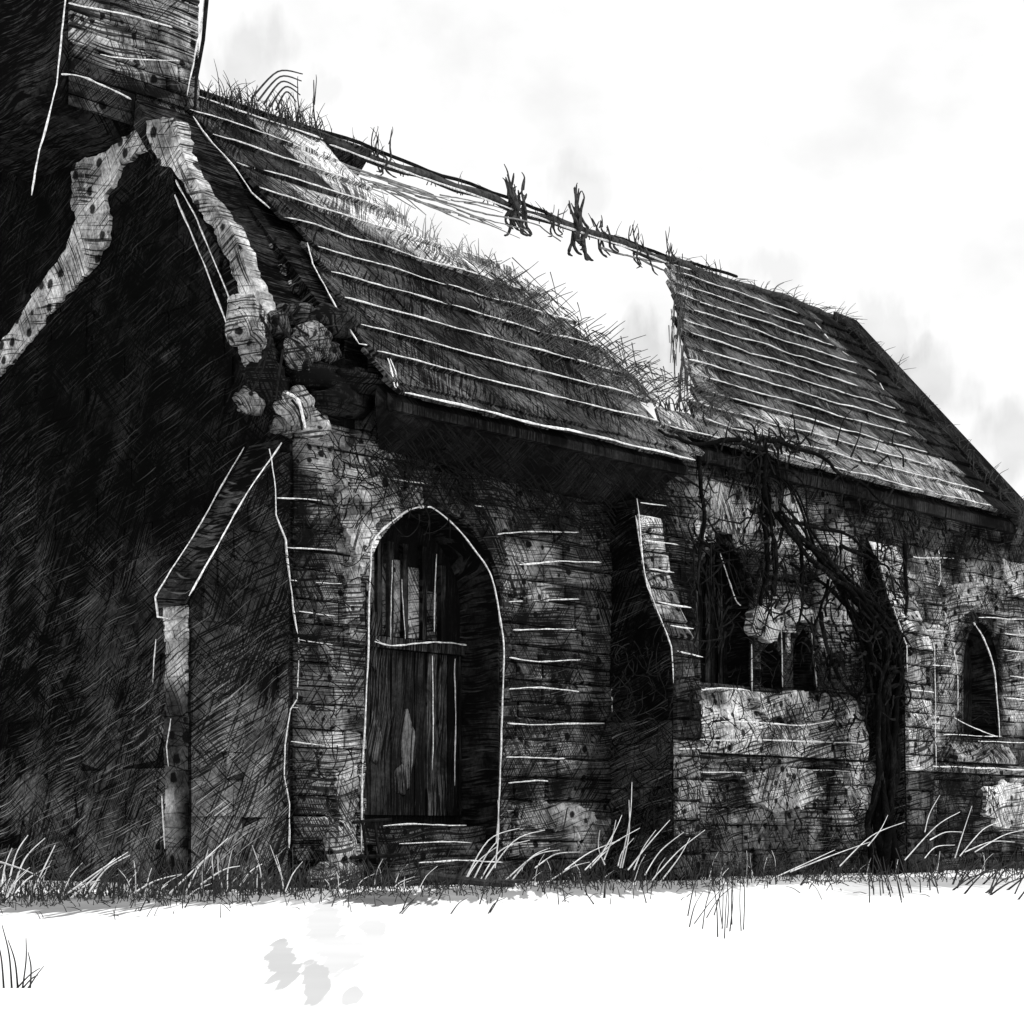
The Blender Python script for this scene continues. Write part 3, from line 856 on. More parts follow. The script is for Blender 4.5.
chalk(lines, [roofpt(*p, .11) for p in ((307,255),(312,275),(325,300),(342,330),(360,358))], .013)
chalk(lines, [roofpt(*p, .11) for p in ((360,356),(385,360),(390,375),(395,400),(398,402),(396,385),(390,368))], .013)
lines.build('verge_edge', M['chalk'], near_roof)
# eave board and soffit
mb = MB(); mb.hexa([(.64,-.58,3.99),(4.6,-.58,3.99),(4.6,-.5,3.99),(.64,-.5,3.99),(.64,-.58,4.07),(4.6,-.58,4.07),(4.6,-.5,4.15),(.64,-.5,4.15)], .02); mb.build('eave_board', M['wood'], chapel)
mb = MB(); mb.hexa([(4.64,-.28,4.26),(11.7,-.28,4.26),(11.7,-.2,4.26),(4.64,-.2,4.26),(4.64,-.28,4.38),(11.7,-.28,4.38),(11.7,-.2,4.45),(4.64,-.2,4.45)], .02); mb.build('eave_board', M['wood'], chapel)
mb = MB(); mb.hexa([(.5,-.5,4.02),(4.56,-.5,4.0),(4.3,-.06,3.66),(.95,-.06,3.78),(.5,-.5,4.08),(4.56,-.5,4.08),(4.2,-.06,4.50),(.95,-.06,4.50)], .015); mb.build('shade_soffit', M['wood'], chapel)  # dark cove carried low down the wall to stand in for eave shade
# slipped boards hanging below the eave
mb = MB()
for i in range(16):
    t = 1.0 + i * .23 + R.uniform(-.1,.1); w = R.uniform(-.45,-.08); z = 4.0 + (w+.5)*.8
    ln = R.uniform(.3, .9)
    mb.tube([(t, w, z), (t + ln*.9, w + R.uniform(-.05,.1), z - R.uniform(.1,.35))], .02, .008, tone=.02)
mb.build('hanging_lath', M['ink'], chapel)

m = MB()
for i in range(420):
    t = R.uniform(.7, 4.7); f = R.random(); w = -.5 + .44*f; z = 4.0 - (.32 if t > 1.4 else .2)*f
    if i % 2: w = -.07; z = R.uniform(3.4, 3.75)
    ln = R.uniform(.12, .42); a = radians(R.uniform(18, 48))
    p = Vector((t, w - .02, z + .03)); e = p + Vector((cos(a)*ln, R.uniform(-.03,.0), -sin(a)*ln))
    m.tube(arc([p, (p+e)/2 + Vector((0,0,.02)), e], 3), .008, .003, n=4)
h = m.build('eave_shade_strand', M['ink'], chapel); h['kind'] = 'stuff'  # black strands added as hatching for the shade under the eave
# bare ridge pole and second purlin
rp = MB()
pp = wobble([(.78, RW, RZ+.06), (3, RW, RZ+.06), (6, RW, RZ+.05), (9, RW, RZ+.07), (11.7, RW, RZ+.08)], .03, .2)
rp.tube(pp, .052, .045, n=7, tone=.05)
rp.build('ridge_pole', M['twig'], chapel, smooth=True)
rp = MB(); rp.tube(wobble([(2.0, RW-.03, RZ+.13), (5, RW, RZ+.13), (8, RW, RZ+.12), (9.5, RW, RZ+.14)], .03, .2), .02, .02, tone=.02)
rp.build('ridge_pole', M['ink'], chapel)
mk = Lines(); chalk(mk, [(.8, RW-.09, RZ+.02),(2.4, RW-.09, RZ+.03)], .014); chalk(mk, [(2.5,RW-.07,RZ+.0),(5,RW-.07,RZ),(8.6,RW-.07,RZ+.01)], .02); mk.build('ridge_edge', M['chalk'], chapel)
for l in (((200,122),(300,150),(370,172),(440,200),(540,226),(562,240)),((330,178),(390,188),(450,212)),((640,258),(670,272),(682,280)),((600,248),(640,258),(662,262))):
    b = MB(); b.tube(wobble([roofpt(*p) for p in l], .02), .016, .008, tone=.1); b.build('roof_lath', M['twiglt'], chapel)
b = MB()
for i in range(26):
    px = R.uniform(330, 470); y = 150 + (px-330)*.33 + R.uniform(4, 24)
    p = roofpt(px, y); q = roofpt(px + R.uniform(30, 70), y + R.uniform(8, 26)); b.tube(wobble([p, q], .02), .009, .004)
b.build('roof_lath', M['twiglt'], chapel)
# loose battens crossing the torn edge of the slates
b = MB()
for i in range(260):
    f = R.random(); px = 490 + f*160 + R.uniform(-22, 26); y = 282 + f*118 + R.uniform(-12, 26)
    a = R.choice([radians(-38), radians(-32), radians(38), radians(46), radians(75)]) + R.uniform(-.12,.12)
    ln = R.uniform(8, 24)
    p = roofpt(px - cos(a)*ln, y - sin(a)*ln, .14); q = roofpt(px + cos(a)*ln, y + sin(a)*ln, .14)
    m_ = (p+q)/2 + Vector((0,0,R.uniform(-.02,.05))); b.tube(arc([p, m_, q], 4), .006, .003, n=4)
for i in range(70):      # splintered ends standing along the far tear
    f = R.random(); px = 676 + R.uniform(-5, 7) + (8 if f > .8 else 0); y = 278 + f*128; ln = R.uniform(8, 22)
    p = roofpt(px + R.uniform(-3,3), y - ln, .12); q = roofpt(px + R.uniform(-3,3), y + ln, .12); b.tube([p, q], .006, .003, n=4)
for i in range(60):      # trash caught in the valley between the two sheets
    px = R.uniform(640, 740); y = 388 + (px-640)*.3 + R.uniform(-12, 16); a = R.uniform(-.9, .9); ln = R.uniform(6, 22)
    p = roofpt(px - cos(a)*ln, y - sin(a)*ln, .14); q = roofpt(px + cos(a)*ln, y + sin(a)*ln, .14); b.tube(arc([p, (p+q)/2 + Vector((0,0,.05)), q], 4), .006, .003, n=4)
b.build('loose_batten', M['twig'], chapel)['kind'] = 'stuff'

# lashed bundles of sticks on the pole
def bundle(t, n, up, dn, mat=M['twig'], r=.02, spread=.12):
    m = MB()
    for i in range(n):
        o = Vector((t + R.uniform(-spread, spread), RW + R.uniform(-.08,.05), RZ + .03))
        a = o + Vector((R.uniform(-.12,.12), 0, up * 1.05 * R.uniform(.3, 1))); c = o + Vector((R.uniform(-.14,.14), -.05, -dn * .62 * R.uniform(.35, 1)))
        hook = c + Vector((R.choice([-.07,.07,.1]), 0, -R.uniform(.0,.06)))
        P = wobble(arc([a, a.lerp(o,.5) + Vector((R.uniform(-.05,.05),0,0)), o + Vector((0,-.05,.02)), o.lerp(c,.6) + Vector((R.uniform(-.05,.05),0,0)), c, hook], 4), .02, .06)
        rr = [r * .72 * (.35 + .75 * sin(pi * min(1, max(0, k/(len(P)-1)))) ** .6) * R.uniform(.8, 1.2) for k in range(len(P))]
        m.tube(P, rr, n=5)
        if R.random() < .7:
            e = a + Vector((R.uniform(-.14,.14), 0, R.uniform(-.02,.1))); m.tube(arc([a.lerp(o, .4), a.lerp(e, .5) + Vector((.02,0,-.03)), e], 3), r*.5, r*.2, n=4)
    return m.build('stick_bundle', mat, chapel)
bundle(3.3, 4, .42, .25, M['twig'], .014); bundle(5.28, 9, .45, .62, M['twig'], .026, .10); bundle(5.9, 4, .25, .4, M['twig'], .014)
bundle(6.42, 9, .5, .5, M['twig'], .028, .14); bundle(6.8, 5, .25, .3, M['twig'], .018); bundle(7.5, 4, .3, .32, M['twig'], .016)
bundle(8.1, 4, .5, .1, M['twig'], .014); bundle(2.35, 3, .6, .2, M['twig'], .013)

# ------------------------------------------------------------------ weeds and scrub growing on the building
def tuft(m, c, n, h, spread, r=.008, lean=0.0, along=Vector((1,0,0)), curl=.5):
    c = Vector(c)
    for i in range(n):
        a = R.uniform(0, 2*pi); k = R.uniform(.2, 1)
        d = Vector((cos(a)*spread*k + lean*R.uniform(.4,1.2), sin(a)*spread*k*.6, 0))
        hh = h * R.uniform(.45, 1.1)
        b = c + Vector((R.uniform(-.5,.5)*spread*.6, R.uniform(-.4,.4)*spread*.4, -.03))
        p1 = b + d*.35 + Vector((0,0,hh*.6)); p2 = b + d + Vector((0,0,hh*(1 - curl*R.uniform(0,.8)*min(1, d.length/max(.01,h)))))
        m.tube(arc([b, p1, p2], 5), r, r*.25, n=4)

def weeds(name, label, cat, spec, mat, group=None):
    m = MB()
    for s in spec: tuft(m, *s)
    return tag(on_site(m.build(name, mat)), label, cat, group)

rg = lambda t, dw=0, dz=.02: (t, RW + dw, RZ + dz)
weeds('weed_clump', 'dense tangled weeds on the ridge beside the chimney stack', 'weed',
      [(rg(1.0 + i*.1, -.05), 14, R.uniform(.2,.42), .3, .007) for i in range(14)] , M['twig'], 'weeds on the ridge')
m = MB()
for i in range(5):
    p = roofpt(252 + i*6, 96 + i*3 + 2); e = side(300 + R.uniform(-6,4), 74 + i*7, 2.45); mid = (p+e)/2 + Vector((0,0,.14)); m.tube(arc([p, mid, e], 6), .012, .006)
tag(on_site(m.build('arching_grass', M['twig'])), 'five long grass stems arching right above the ridge weeds', 'grass stems')
weeds('weed_clump', 'thin upright stalks on the ridge between chimney and bare pole', 'weed',
      [(rg(1.9 + i*.17, -.02), 5, R.uniform(.2,.38), .2, .007) for i in range(9)], M['twig'], 'weeds on the ridge')
weeds('weed_clump', 'sparse wiry stems along the bare middle of the ridge pole', 'weed',
      [(rg(3.2 + i*.42, 0), 3, R.uniform(.15,.3), .3, .007) for i in range(11)], M['twig'], 'weeds on the ridge')['kind'] = 'stuff'
weeds('weed_clump', 'bristly dead growth on the ridge of the far slates', 'weed',
      [(rg(8.3 + i*.26, 0), 9, R.uniform(.14,.36), .4, .008, R.choice([-.2,.2,.3])) for i in range(15)], M['twig'], 'weeds on the ridge')
weeds('weed_clump', 'straggling stems hanging over the far sloping verge of the roof', 'weed',
      [((11.75 + R.uniform(-.1,.1), 2.4 - i*.19, roofz(2.4 - i*.19) + .05), 9, R.uniform(.15,.4), .35, .008, .1) for i in range(17)], M['twig'])
weeds('weed_clump', 'pale weeds rooted along the torn upper edge of the near slates', 'weed',
      [(roofpt(370 + i*9, 222 + i*4.2 + R.uniform(-6,6), .06), 6, R.uniform(.18,.36), .2, .007) for i in range(14)], M['twiglt'])
weeds('weed_clump', 'dry scrub on the eave where the two roof sheets meet', 'weed',
      [(roofpt(655 + i*11, 408 + i*3.6 + R.uniform(-4,6), .06), 7, R.uniform(.12,.3), .3, .008) for i in range(16)], M['twig'])

# coping of the far gable, dark and rough
mb = MB()
for i in range(9):
    a = -.35 + i*.31; b = a + .305
    za, zb = roofz(a) + .06, roofz(b) + .06
    mb.hexa([(11.62,a,za-.1),(12.25,a,za-.1),(12.25,b,zb-.1),(11.62,b,zb-.1),(11.66,a,za+.1+R.uniform(0,.03)),(12.22,a,za+.1),(12.22,b,zb+.1),(11.66,b,zb+.1+R.uniform(0,.03))], R.uniform(.02,.05))
mb.build('raking_coping', M['slate'], chapel)

# ------------------------------------------------------------------ dead tree leaning on the wall between the buttresses
tree = thing('dead_tree', 'black leafless dead tree leaning up to the eave between two buttresses', 'tree')
def limb(name, pts, r0, r1, w, mat=M['bark'], parent=tree):
    m = MB(); P = []
    for q in pts: P.append(side(q[0], q[1], q[2] if len(q) > 2 else w))
    P = wobble(arc(P, 6), .055, .1)
    m.tube(P, r0, r1, n=7); return m.build(name, mat, parent, smooth=True)
def strands(name, pts, n, spread, r, w):
    for k in range(n):
        dx = R.uniform(-1, 1); P = []
        for i, q in enumerate(pts):
            sp = spread * (1 - .62 * i / (len(pts) - 1))
            P.append((q[0] + dx*sp + R.uniform(-.25,.25)*sp, q[1] + R.uniform(-6,6), w + R.uniform(-.1,.1) + .3 * i/(len(pts)-1)))
        limb(name, P, r * R.uniform(.6, 1.3), r * .35, w)
strands('trunk', ((884,876),(880,820),(886,760),(884,705),(892,655),(868,612),(832,572),(798,540),(776,512)), 9, 12, .038, -.85)
strands('trunk', ((886,780),(878,700),(866,655),(850,610),(842,585)), 4, 10, .035, -.8)
strands('trunk', ((905,648),(870,600),(820,555),(792,500),(770,470)), 3, 8, .022, -.6)
strands('trunk', ((772,600),(776,560),(770,510),(766,470),(760,430)), 3, 8, .022, -.55)
for pts, a, b in ((((772,528),(768,490),(764,455),(760,432)),.06,.05),(((768,520),(772,560),(770,580),(790,605)),.05,.02),(((800,545),(802,580),(798,612),(792,628)),.045,.02),
               (((870,620),(835,590),(790,560)),.05,.03),(((830,575),(822,610),(815,640),(812,665)),.035,.015),(((820,612),(832,650),(850,690),(872,716)),.05,.03),
               (((760,450),(720,440),(690,446),(655,428)),.06,.03),(((700,446),(704,480),(700,540),(698,590)),.05,.03),(((845,545),(870,560),(888,572)),.045,.02),(((905,540),(910,600),(896,650)),.05,.03),
               (((790,520),(830,530),(868,548),(880,560)),.04,.02),(((765,470),(745,520),(738,545)),.025,.012),(((775,470),(800,480),(812,520)),.03,.012),(((695,540),(720,548),(752,545)),.03,.012),
               (((830,650),(835,690),(850,715)),.03,.012),(((765,440),(800,450),(850,480),(900,510)),.05,.02)):
    limb('branch', pts, a * .55, b * .45, -.45)
m = MB()
for i in range(260):
    px = R.uniform(690, 905); y = R.uniform(435, 640)
    if abs(px-790) > 80 and R.random() < .4: continue
    p = side(px, y, R.uniform(-.6,-.2)); a = R.uniform(0, 2*pi); ln = R.uniform(.12, .5)
    e = p + Vector((cos(a)*ln, R.uniform(-.1,.1), sin(a)*ln)); mid = (p+e)/2 + Vector((R.uniform(-.06,.06),0,R.uniform(-.06,.06)))
    m.tube(arc([p, mid, e], 4), .012, .004, n=4)
m.build('twig', M['ink'], tree)['kind'] = 'stuff'

def bramble(label, regs, mat, r=.007):
    m = MB()
    for (x0, y0, x1, y1, n, w0, w1) in regs:
        for i in range(n):
            p = side(R.uniform(x0, x1), R.uniform(y0, y1), R.uniform(w0, w1)); ln = R.uniform(.06, .3)
            a = R.uniform(0, 2*pi); bend = R.uniform(-1.6, 1.6)
            P = [p]
            for k in range(5):
                a += bend / 4; P.append(P[-1] + Vector((cos(a)*ln/4, R.uniform(-.02,.02), sin(a)*ln/4)))
            for q in P: q.z = max(q.z, .01)
            m.tube(arc(P, 2), r, r*.4, n=3)
    o = on_site(m.build('bramble', mat)); o['kind'] = 'stuff'; o['label'] = label; return o
bramble('black dead bramble stems tangled over the wall between and beside the buttresses',
        [(612,640,700,865,260,-1.05,-.85),(690,560,750,700,40,-.35,-.15),(700,700,870,860,300,-.45,-.2),(750,640,860,690,60,-.45,-.15),(850,560,960,720,120,-.8,-.62),(855,720,1000,865,260,-.85,-.25),
         (930,540,1024,640,80,-.25,-.1),(690,540,900,570,70,-.4,-.1),(290,440,360,860,150,-.2,-.08),(330,430,620,520,200,-.2,-.08)], M['ink'])
bramble('thick black ivy stems matted under the far eave round the dead tree top',
        [(700,436,800,476,70,-.5,-.15),(690,530,720,570,14,-.5,-.2),(758,440,782,610,60,-.6,-.2),(800,540,890,680,80,-.6,-.2),(815,620,890,720,60,-.7,-.25),(880,520,1010,560,45,-.4,-.15),(862,590,908,720,60,-.95,-.7)], M['ink'], .016)
# ------------------------------------------------------------------ grass along the foot of the walls
def clump(name, label, group, pieces, mat, site=True):
    root = bpy.data.objects.new(name, None); col.objects.link(root)
    if site: on_site(root)
    tag(root, label, 'grass', group)
    for P, r0, r1 in pieces:
        m = MB(); m.tube(P, r0, r1, n=4); m.build('blade', mat, root)
    return root
def grass(label, lst, w, mat=M['blade'], r=.007, group='grass clumps along the wall foot', name='grass_clump'):
    pc = []
    for (x0, y0, x1, y1, bow) in lst:
        a = side(x0, y0, w); a.z = 0.0 if a.z < .05 else a.z
        b = side(x1, y1, w); c = (a+b)/2 + Vector((0, R.uniform(-.05,.05), bow))
        pc.append((arc([a, c, b], 6), r, r*.4))
    return clump(name, label, group, pc, mat)
grass('pale grass blades at the far left foot of the dark gable', [(8,905,4,868,.0),(10,906,45,838,.06),(5,905,28,835,.08),(28,906,55,845,.02),(10,903,50,866,.02),(0,862,38,876,.0),(2,884,12,848,0)], -.9)
grass('pale leaning grass below the middle of the dark gable', [(60,915,128,852,.02),(85,915,130,855,.05),(70,905,115,858,.0),(128,898,182,874,.03),(60,912,100,880,.02)], -.9)
grass('fan of pale blades before the corner buttress foot', [(168,893,228,838,.03),(185,896,215,852,.05),(203,898,208,850,.0),(215,898,212,852,.02),(224,898,218,855,.02),(200,885,240,866,.04),(228,892,232,850,.0),(240,886,262,864,.03),(262,886,252,845,.0),(283,880,270,845,.0),(284,888,276,855,.03)], -.7)
grass('tall arching pale tuft right of the doorstep', [(462,885,520,828,.14),(470,890,500,838,.06),(477,888,530,840,.1),(480,892,545,830,.14),(466,880,498,846,.02),(500,890,560,850,.1),(508,885,550,848,.08),(535,868,580,852,.05),(495,868,498,800,.02),(545,880,590,862,.05)], -.75)
grass('pale grass stems at the foot of the first buttress', [(565,870,620,840,.02),(590,868,608,850,.02),(598,860,622,815,.04),(605,865,600,830,0),(620,868,632,782,.05),(622,868,629,800,0),(604,860,616,820,.0),(634,870,656,830,.02),(645,875,684,832,.02),(585,870,640,828,.03),(650,878,705,830,.04),(618,866,634,838,.0),(628,870,670,820,.02),(660,880,690,838,.02)], -1.15)
grass('long pale stems by the foot of the dead tree', [(770,875,835,850,.02),(790,872,870,842,.02),(840,866,905,822,.08),(868,846,888,815,.0),(905,860,960,812,.1),(925,832,940,795,0),(955,858,972,806,.0),(960,856,1000,822,.1),(925,858,955,845,.05),(930,840,962,832,.04),(965,852,1015,842,.06),(975,852,1024,830,.06)], -1.3)
# dark grass: uncountable growth along the wall foot
m = MB()
for i in range(1300):
    px = R.uniform(-20, 1040)
    w = R.uniform(-1.0, -.1) if px > 290 else R.uniform(-1.3, .2)
    base = side(px, 860, w); base.z = -.01
    if .95 < base.x < 2.3 and -.5 < w and base.x > 0: continue
    ln = R.uniform(.06, .26) * (1 if R.random() < .85 else 1.6); le = R.uniform(-.15, .2)
    m.tube(arc([base, base + Vector((le*.4, 0, ln*.6)), base + Vector((le, R.uniform(-.05,.05), ln))], 3), R.uniform(.004,.008), .002, n=3)
g = on_site(m.build('grass', M['dblade'])); g['kind'] = 'stuff'; g['label'] = 'short dark dead grass fringing the foot of the chapel walls'
m = MB()
for i in range(70):
    px = R.uniform(-20, 1040)
    w = R.uniform(-1.2, -.15) if px > 290 else R.uniform(-1.4, .1)
    base = side(px, 860, w); base.z = -.01
    if .95 < base.x < 2.3: continue
    ln = R.uniform(.06, .3); le = R.uniform(-.1, .25)
    m.tube(arc([base, base + Vector((le*.4, 0, ln*.6)), base + Vector((le, R.uniform(-.05,.05), ln))], 3), R.uniform(.004,.007), .002, n=3)
g = on_site(m.build('frosted_grass', M['blade'])); g['kind'] = 'stuff'; g['label'] = 'frosted pale grass fringing the foot of the chapel walls'

def gp(px, y):
    Y = F * EYE / (y - HY); return Vector(((px-512)/F*Y, Y, -.004))
def dark_stems(label, px, y, n, hpx, sp, r=.5, lean=0, mat='dblade'):
    pc = []
    for i in range(n):
        yy = y + R.uniform(-8, 8); p = gp(px + R.uniform(-sp, sp), yy); k = p.y / F
        e = p + Vector(((lean*R.uniform(.4,1.1) + R.uniform(-4,4))*k, R.uniform(-.1,.1), hpx*k*R.uniform(.5,1.05)))
        pc.append((arc([p, (p+e)/2 + Vector((R.uniform(-3,3)*k,0,3*k)), e], 4), r*k*1.5, r*k*.6))
    return clump('grass_clump', label, 'dark grass stems in the snow', pc, M[mat], False)
dark_stems('straight dark stems in snow before the pale window sill', 732, 932, 9, 100, 16)
dark_stems('slanting dark stems in snow right of the first buttress', 700, 922, 6, 60, 16, .5, 28)
dark_stems('low dark bent stems in snow at the right edge', 985, 892, 14, 34, 34, .7, 40)
dark_stems('short dark stems in snow under the long pale stems', 905, 896, 16, 44, 36, .5, -12)
dark_stems('scattered short stems in snow beneath the doorstep', 440, 908, 8, 28, 50, .5, 18)
dark_stems('short stems in snow below the boulder by the door', 330, 900, 9, 30, 30, .4, 5)
dark_stems('little dark stems in snow below the tall arching tuft', 590, 898, 12, 34, 60, .5, -8)
dark_stems('sparse dark stems in snow before the corner buttress', 195, 906, 14, 34, 70, .5, 16)
dark_stems('dark stem standing against the wall by the tuft', 556, 868, 2, 46, 2, .9)
# dark blades close to the camera, at the lower left
m = MB()
for (x0,y0,x1,y1) in ((4,1000,-6,930),(12,1000,2,925),(18,1002,8,940),(22,1000,26,938),(14,1000,40,968),(20,1002,38,975),(26,1004,44,966),(30,1000,28,952)):
    Y = 5.6
    q = lambda x, y: Vector(((x-512)/F*Y, Y, EYE + (HY-y)/F*Y))
    a, b = q(x0,y0), q(x1,y1); a.z = 0.0 if a.z < .02 else a.z
    a.z = -.01
    m.tube(arc([a, (a+b)/2 + Vector((.006,0,.012)), b], 5), .0035, .0012, n=4)
tag(m.build('grass_clump', M['dblade']), 'small dark tuft alone in the snow at the near left', 'grass')

# stones and stick at the doorstep
for px, y, r, tn, lb in ((326,862,(.17,.13,.12),.4,'rounded pale boulder at the wall foot left of the doorstep'),(340,815,(.16,.1,.2),.5,'upright pale stone leaning on the wall left of the door')):
    p = side(px, y, -.2); p.z = max(r[2]*.85, p.z - .0)
    if tn < .45: p.z = r[2]*.85
    else: p.z = .36
    m = MB(); m.blob((0,0,0), r, tn, px, .3); 
    if tn >= .45:
        m.blob((.02,.0,-.25), (.2,.13,.14), .3, 5, .3)
    o = m.build('stone', M['pale'], None, True); o.location = world(p); o.rotation_euler = (0,0,ROT); tag(o, lb, 'stone')
m = MB()
p = [side(x, y, -.75) for x, y in ((362,872),(372,886),(388,892),(400,902),(408,905))]
for q in p: q.z = max(.03, q.z)
p[-1].z = .03
P = arc([Vector((1.05,-.5,.1)), Vector((1.1,-.75,.07)), Vector((1.12,-1.05,.05)), Vector((1.16,-1.35,.03)), Vector((1.12,-1.5,.03))], 6)
m.tube(P, .05, .015, n=6); m.tube([P[14], P[14] + Vector((.2,-.3,.02))], .025, .01); m.tube([P[8], P[8] + Vector((.12,-.05,.16))], .02, .01)
tag(on_site(m.build('fallen_branch', M['twig'])), 'short dark fallen branch lying in snow before the doorstep', 'branch')
m = MB(); P = wobble([Vector((.4,-.3,.24)), Vector((.95,-.36,.27))], .01); m.tube(P, .018, .014); m.tube(wobble([Vector((.42,-.3,.55)), Vector((.86,-.3,.57))], .01), .016, .012)
m.tube(wobble([Vector((.55,-.3,.56)), Vector((.6,-.34,.0))], .01), .014, .012); m.tube(wobble([Vector((.68,-.3,.56)), Vector((.76,-.34,.0))], .01), .014, .012)
tag(on_site(m.build('broken_hurdle', M['ink'])), 'little broken stick hurdle against the wall left of the door', 'hurdle')

# ------------------------------------------------------------------ setting: snow, slush, distant frosted trees
def gpt(px, y):
    Y = F * EYE / (y - HY); return ((px-512)/F*Y, Y)
def snow_mat():
    m, nt, bs = new_mat('snow')
    tc = nd(nt, 'ShaderNodeTexCoord'); n = nd(nt, 'ShaderNodeTexNoise'); n.inputs['Scale'].default_value = .9; n.inputs['Detail'].default_value = 6
    nt.links.new(tc.outputs['Object'], n.inputs['Vector'])
    k = maprange(nt, n.outputs[0], .35, .65, .84, .9)
    # patches of wet grey slush melted into the snow
    e = nd(nt, 'ShaderNodeTexNoise'); e.inputs['Scale'].default_value = 17; e.inputs['Detail'].default_value = 5
    em = nd(nt, 'ShaderNodeMapping'); em.inputs['Scale'].default_value = (1, .06, 1); nt.links.new(tc.outputs['Object'], em.inputs['Vector']); nt.links.new(em.outputs[0], e.inputs['Vector'])
    wb = mth(nt, 'MULTIPLY', mth(nt, 'SUBTRACT', e.outputs[0], .5), 1.9)
    sp = nd(nt, 'ShaderNodeSeparateXYZ'); nt.links.new(tc.outputs['Object'], sp.inputs[0])
    tot_ = 0.0
    for (px, y, rx, ry, dep) in ((281,965,18,27,.40),(316,985,15,26,.38),(325,925,20,24,.27),(340,955,24,24,.27),(352,995,12,11,.32),(374,930,13,17,.25),(450,915,60,22,.12),(560,930,70,26,.09),(880,886,60,12,.26),(800,872,60,9,.3),(1000,884,40,8,.2),
                                 (60,904,120,11,.66),(190,898,110,8,.6),(300,896,60,8,.45),(385,898,60,8,.72),(470,894,70,8,.6),(590,888,90,8,.6),(680,886,60,8,.55),(760,880,60,6,.4),(930,882,90,6,.45)):
        x0, y0 = gpt(px, y); sx = rx / F * y0; ya = gpt(px, y+ry)[1]; yb = gpt(px, y-ry)[1]; sy = (yb - ya) / 2; y0 = (ya+yb)/2
        a = mth(nt, 'DIVIDE', mth(nt, 'SUBTRACT', sp.outputs[0], mth(nt, 'MULTIPLY', sp.outputs[1], (px - 512) / F)), sx); b = mth(nt, 'DIVIDE', mth(nt, 'SUBTRACT', sp.outputs[1], y0), sy)
        d = mth(nt, 'ADD', mth(nt, 'SQRT', mth(nt, 'ADD', mth(nt, 'MULTIPLY', a, a), mth(nt, 'MULTIPLY', b, b))), wb)
        f = mth(nt, 'MULTIPLY', mth(nt, 'SUBTRACT', 1.0, d), 6, clamp=True)
        tot_ = mth(nt, 'MAXIMUM', mth(nt, 'MULTIPLY', f, dep), tot_)
    k = mth(nt, 'MAXIMUM', mth(nt, 'SUBTRACT', k, tot_), .03)
    cb = nd(nt, 'ShaderNodeCombineColor')
    for i in range(3): nt.links.new(k, cb.inputs[i])
    nt.links.new(cb.outputs[0], bs.inputs['Base Color'])
    return m
gm = MB(); gm.v = [(-600,-40,0),(600,-40,0),(600,1200,0),(-600,1200,0)]; gm.face((0,1,2,3), .8)
gr = gm.build('ground', snow_mat()); gr['kind'] = 'structure'

m = MB()
for i in range(2200):
    px = R.uniform(-20, 1040)
    lim = 903 - 26 * min(1, max(0, (px - 60) / 900)) + 9 * noise.noise(Vector((px*.02, 3, 0)))
    y = lim + 4 - abs(R.gauss(0, 11)) + (R.uniform(0, 16) if R.random() < .12 else 0)
    if y < 862: continue
    p = gp(px, y); k = p.y / F; a = R.choice([R.uniform(-.5, .5), R.uniform(-2.6, 2.6)]); ln = R.uniform(4, 16)
    e = p + Vector((sin(a)*ln*k, R.uniform(-.2,.2), max(1.5, abs(cos(a))*ln)*k))
    m.tube(arc([p, (p+e)/2 + Vector((0,0,1.5*k)), e], 3), .55*k, .25*k, n=3)
o = m.build('dead_grass', M['dblade']); o['kind'] = 'stuff'; o['label'] = 'ragged dead grass at the edge of the snow before the chapel'

# ------------------------------------------------------------------ camera, light, sky
cam = bpy.data.cameras.new('camera'); co = bpy.data.objects.new('camera', cam); col.objects.link(co)
co.location = (0, 0, EYE); co.rotation_euler = (pi/2, 0, 0)
cam.sensor_width = 36; cam.lens = F/1024*36; cam.shift_y = (HY-512)/1024; cam.clip_end = 5000; cam.clip_start = .05
scene.camera = co
SUN_AZ, SUN_EL = radians(100), radians(52)      # azimuth measured clockwise from +Y
sd = Vector((sin(SUN_AZ)*cos(SUN_EL), cos(SUN_AZ)*cos(SUN_EL), sin(SUN_EL)))
sl = bpy.data.lights.new('sun', 'SUN'); sl.energy = 2.4; sl.angle = radians(6); sl.color = (1, 1, 1)
so = bpy.data.objects.new('sun', sl); col.objects.link(so); so.rotation_euler = sd.to_track_quat('Z', 'Y').to_euler()
wd_ = bpy.data.worlds.new('World'); scene.world = wd_; wd_.use_nodes = True
nt = wd_.node_tree; nt.nodes.clear()
out = nd(nt, 'ShaderNodeOutputWorld'); bg = nd(nt, 'ShaderNodeBackground')
sky = nd(nt, 'ShaderNodeTexSky'); sky.sky_type = 'NISHITA'; sky.sun_disc = False; sky.sun_elevation = SUN_EL; sky.sun_rotation = SUN_AZ
bw = nd(nt, 'ShaderNodeRGBToBW'); nt.links.new(sky.outputs[0], bw.inputs[0])
tc = nd(nt, 'ShaderNodeTexCoord'); mp = nd(nt, 'ShaderNodeMapping'); mp.inputs['Scale'].default_value = (6, 6, 9); nt.links.new(tc.outputs['Generated'], mp.inputs[0])
n = nd(nt, 'ShaderNodeTexNoise'); n.inputs['Scale'].default_value = 2.2; n.inputs['Detail'].default_value = 5; nt.links.new(mp.outputs[0], n.inputs['Vector'])
cloud = maprange(nt, n.outputs[0], .45, .68, 10.6, 9.2)        # white overcast with faint grey washes
ss = nd(nt, 'ShaderNodeSeparateXYZ'); nt.links.new(tc.outputs['Generated'], ss.inputs[0])
yy = mth(nt, 'MAXIMUM', ss.outputs[1], .05)
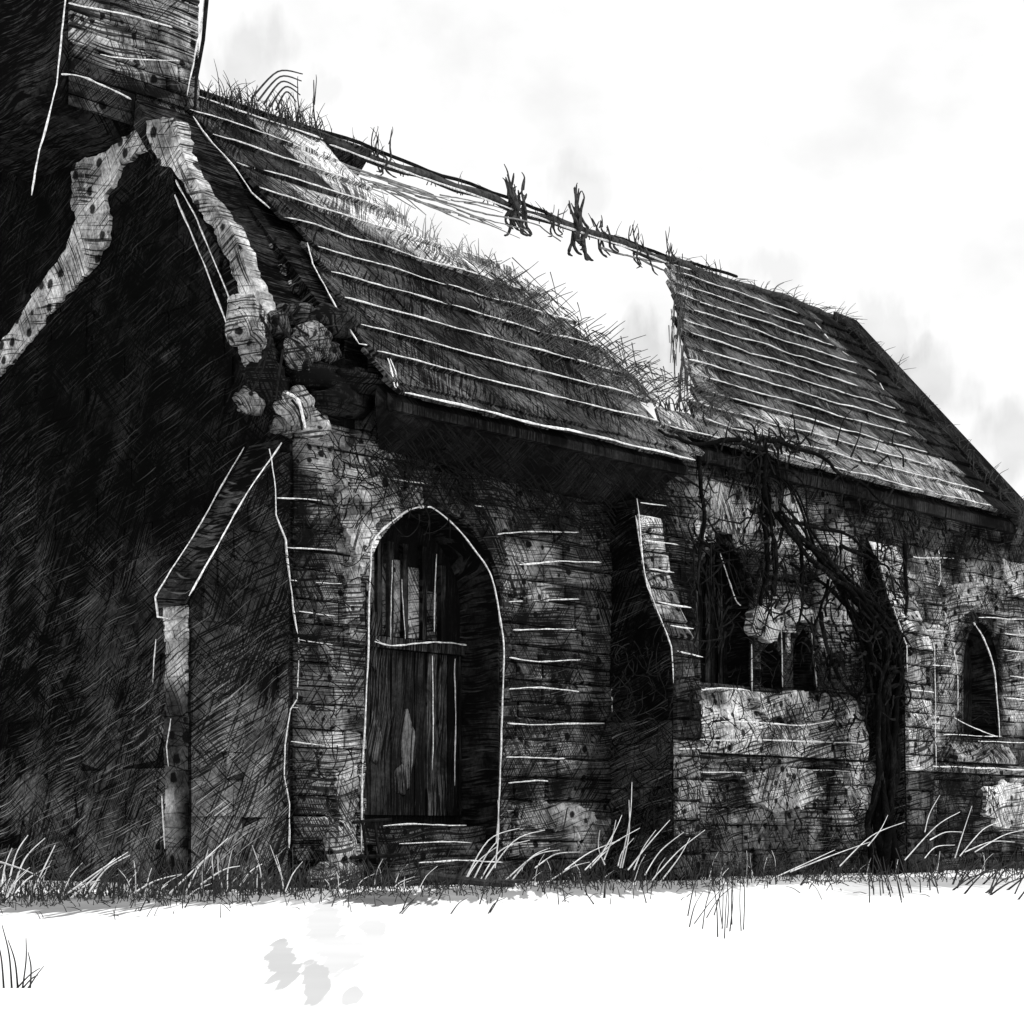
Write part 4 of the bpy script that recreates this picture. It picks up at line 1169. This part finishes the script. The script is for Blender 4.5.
ax = mth(nt, 'DIVIDE', ss.outputs[0], yy); az = mth(nt, 'DIVIDE', ss.outputs[2], yy)
cl = nd(nt, 'ShaderNodeCombineXYZ'); nt.links.new(mth(nt, 'MULTIPLY', ax, 70), cl.inputs[0]); nt.links.new(mth(nt, 'MULTIPLY', az, 26), cl.inputs[1])
cn = nd(nt, 'ShaderNodeTexNoise'); cn.inputs['Scale'].default_value = 1; cn.inputs['Detail'].default_value = 5; nt.links.new(cl.outputs[0], cn.inputs['Vector'])
cw = mth(nt, 'MULTIPLY', mth(nt, 'SUBTRACT', cn.outputs[0], .5), 2.6)
for (cx, cz, rx, rz, dep) in ((-.135,.405,.028,.032,2.2),(-.105,.392,.02,.014,1.6),(-.045,.40,.035,.05,.5),(.034,.338,.022,.022,2.0),(.135,.296,.026,.016,2.0),(.195,.268,.024,.03,2.2),(.226,.24,.028,.022,2.4),(.262,.206,.02,.026,2.6),(.075,.246,.036,.032,3.6),(.05,.228,.024,.018,2.6)):   # small grey scraps of cloud low in the white sky
    dx = mth(nt, 'DIVIDE', mth(nt, 'SUBTRACT', ax, cx), rx); dz = mth(nt, 'DIVIDE', mth(nt, 'SUBTRACT', az, cz), rz)
    dd = mth(nt, 'ADD', mth(nt, 'ADD', mth(nt, 'MULTIPLY', dx, dx), mth(nt, 'MULTIPLY', dz, dz)), cw)
    cloud = mth(nt, 'SUBTRACT', cloud, mth(nt, 'MULTIPLY', mth(nt, 'MULTIPLY', mth(nt, 'SUBTRACT', 1.0, dd), 1.2, clamp=True), dep * .75))
tot = mth(nt, 'ADD', mth(nt, 'MULTIPLY', bw.outputs[0], .04), cloud)
cb = nd(nt, 'ShaderNodeCombineColor')
for i in range(3): nt.links.new(tot, cb.inputs[i])
nt.links.new(cb.outputs[0], bg.inputs[0]); bg.inputs[1].default_value = .1
nt.links.new(bg.outputs[0], out.inputs[0])
vs = scene.view_settings; vs.view_transform = 'Standard'; vs.look = 'None'; vs.exposure = 0; vs.gamma = 1
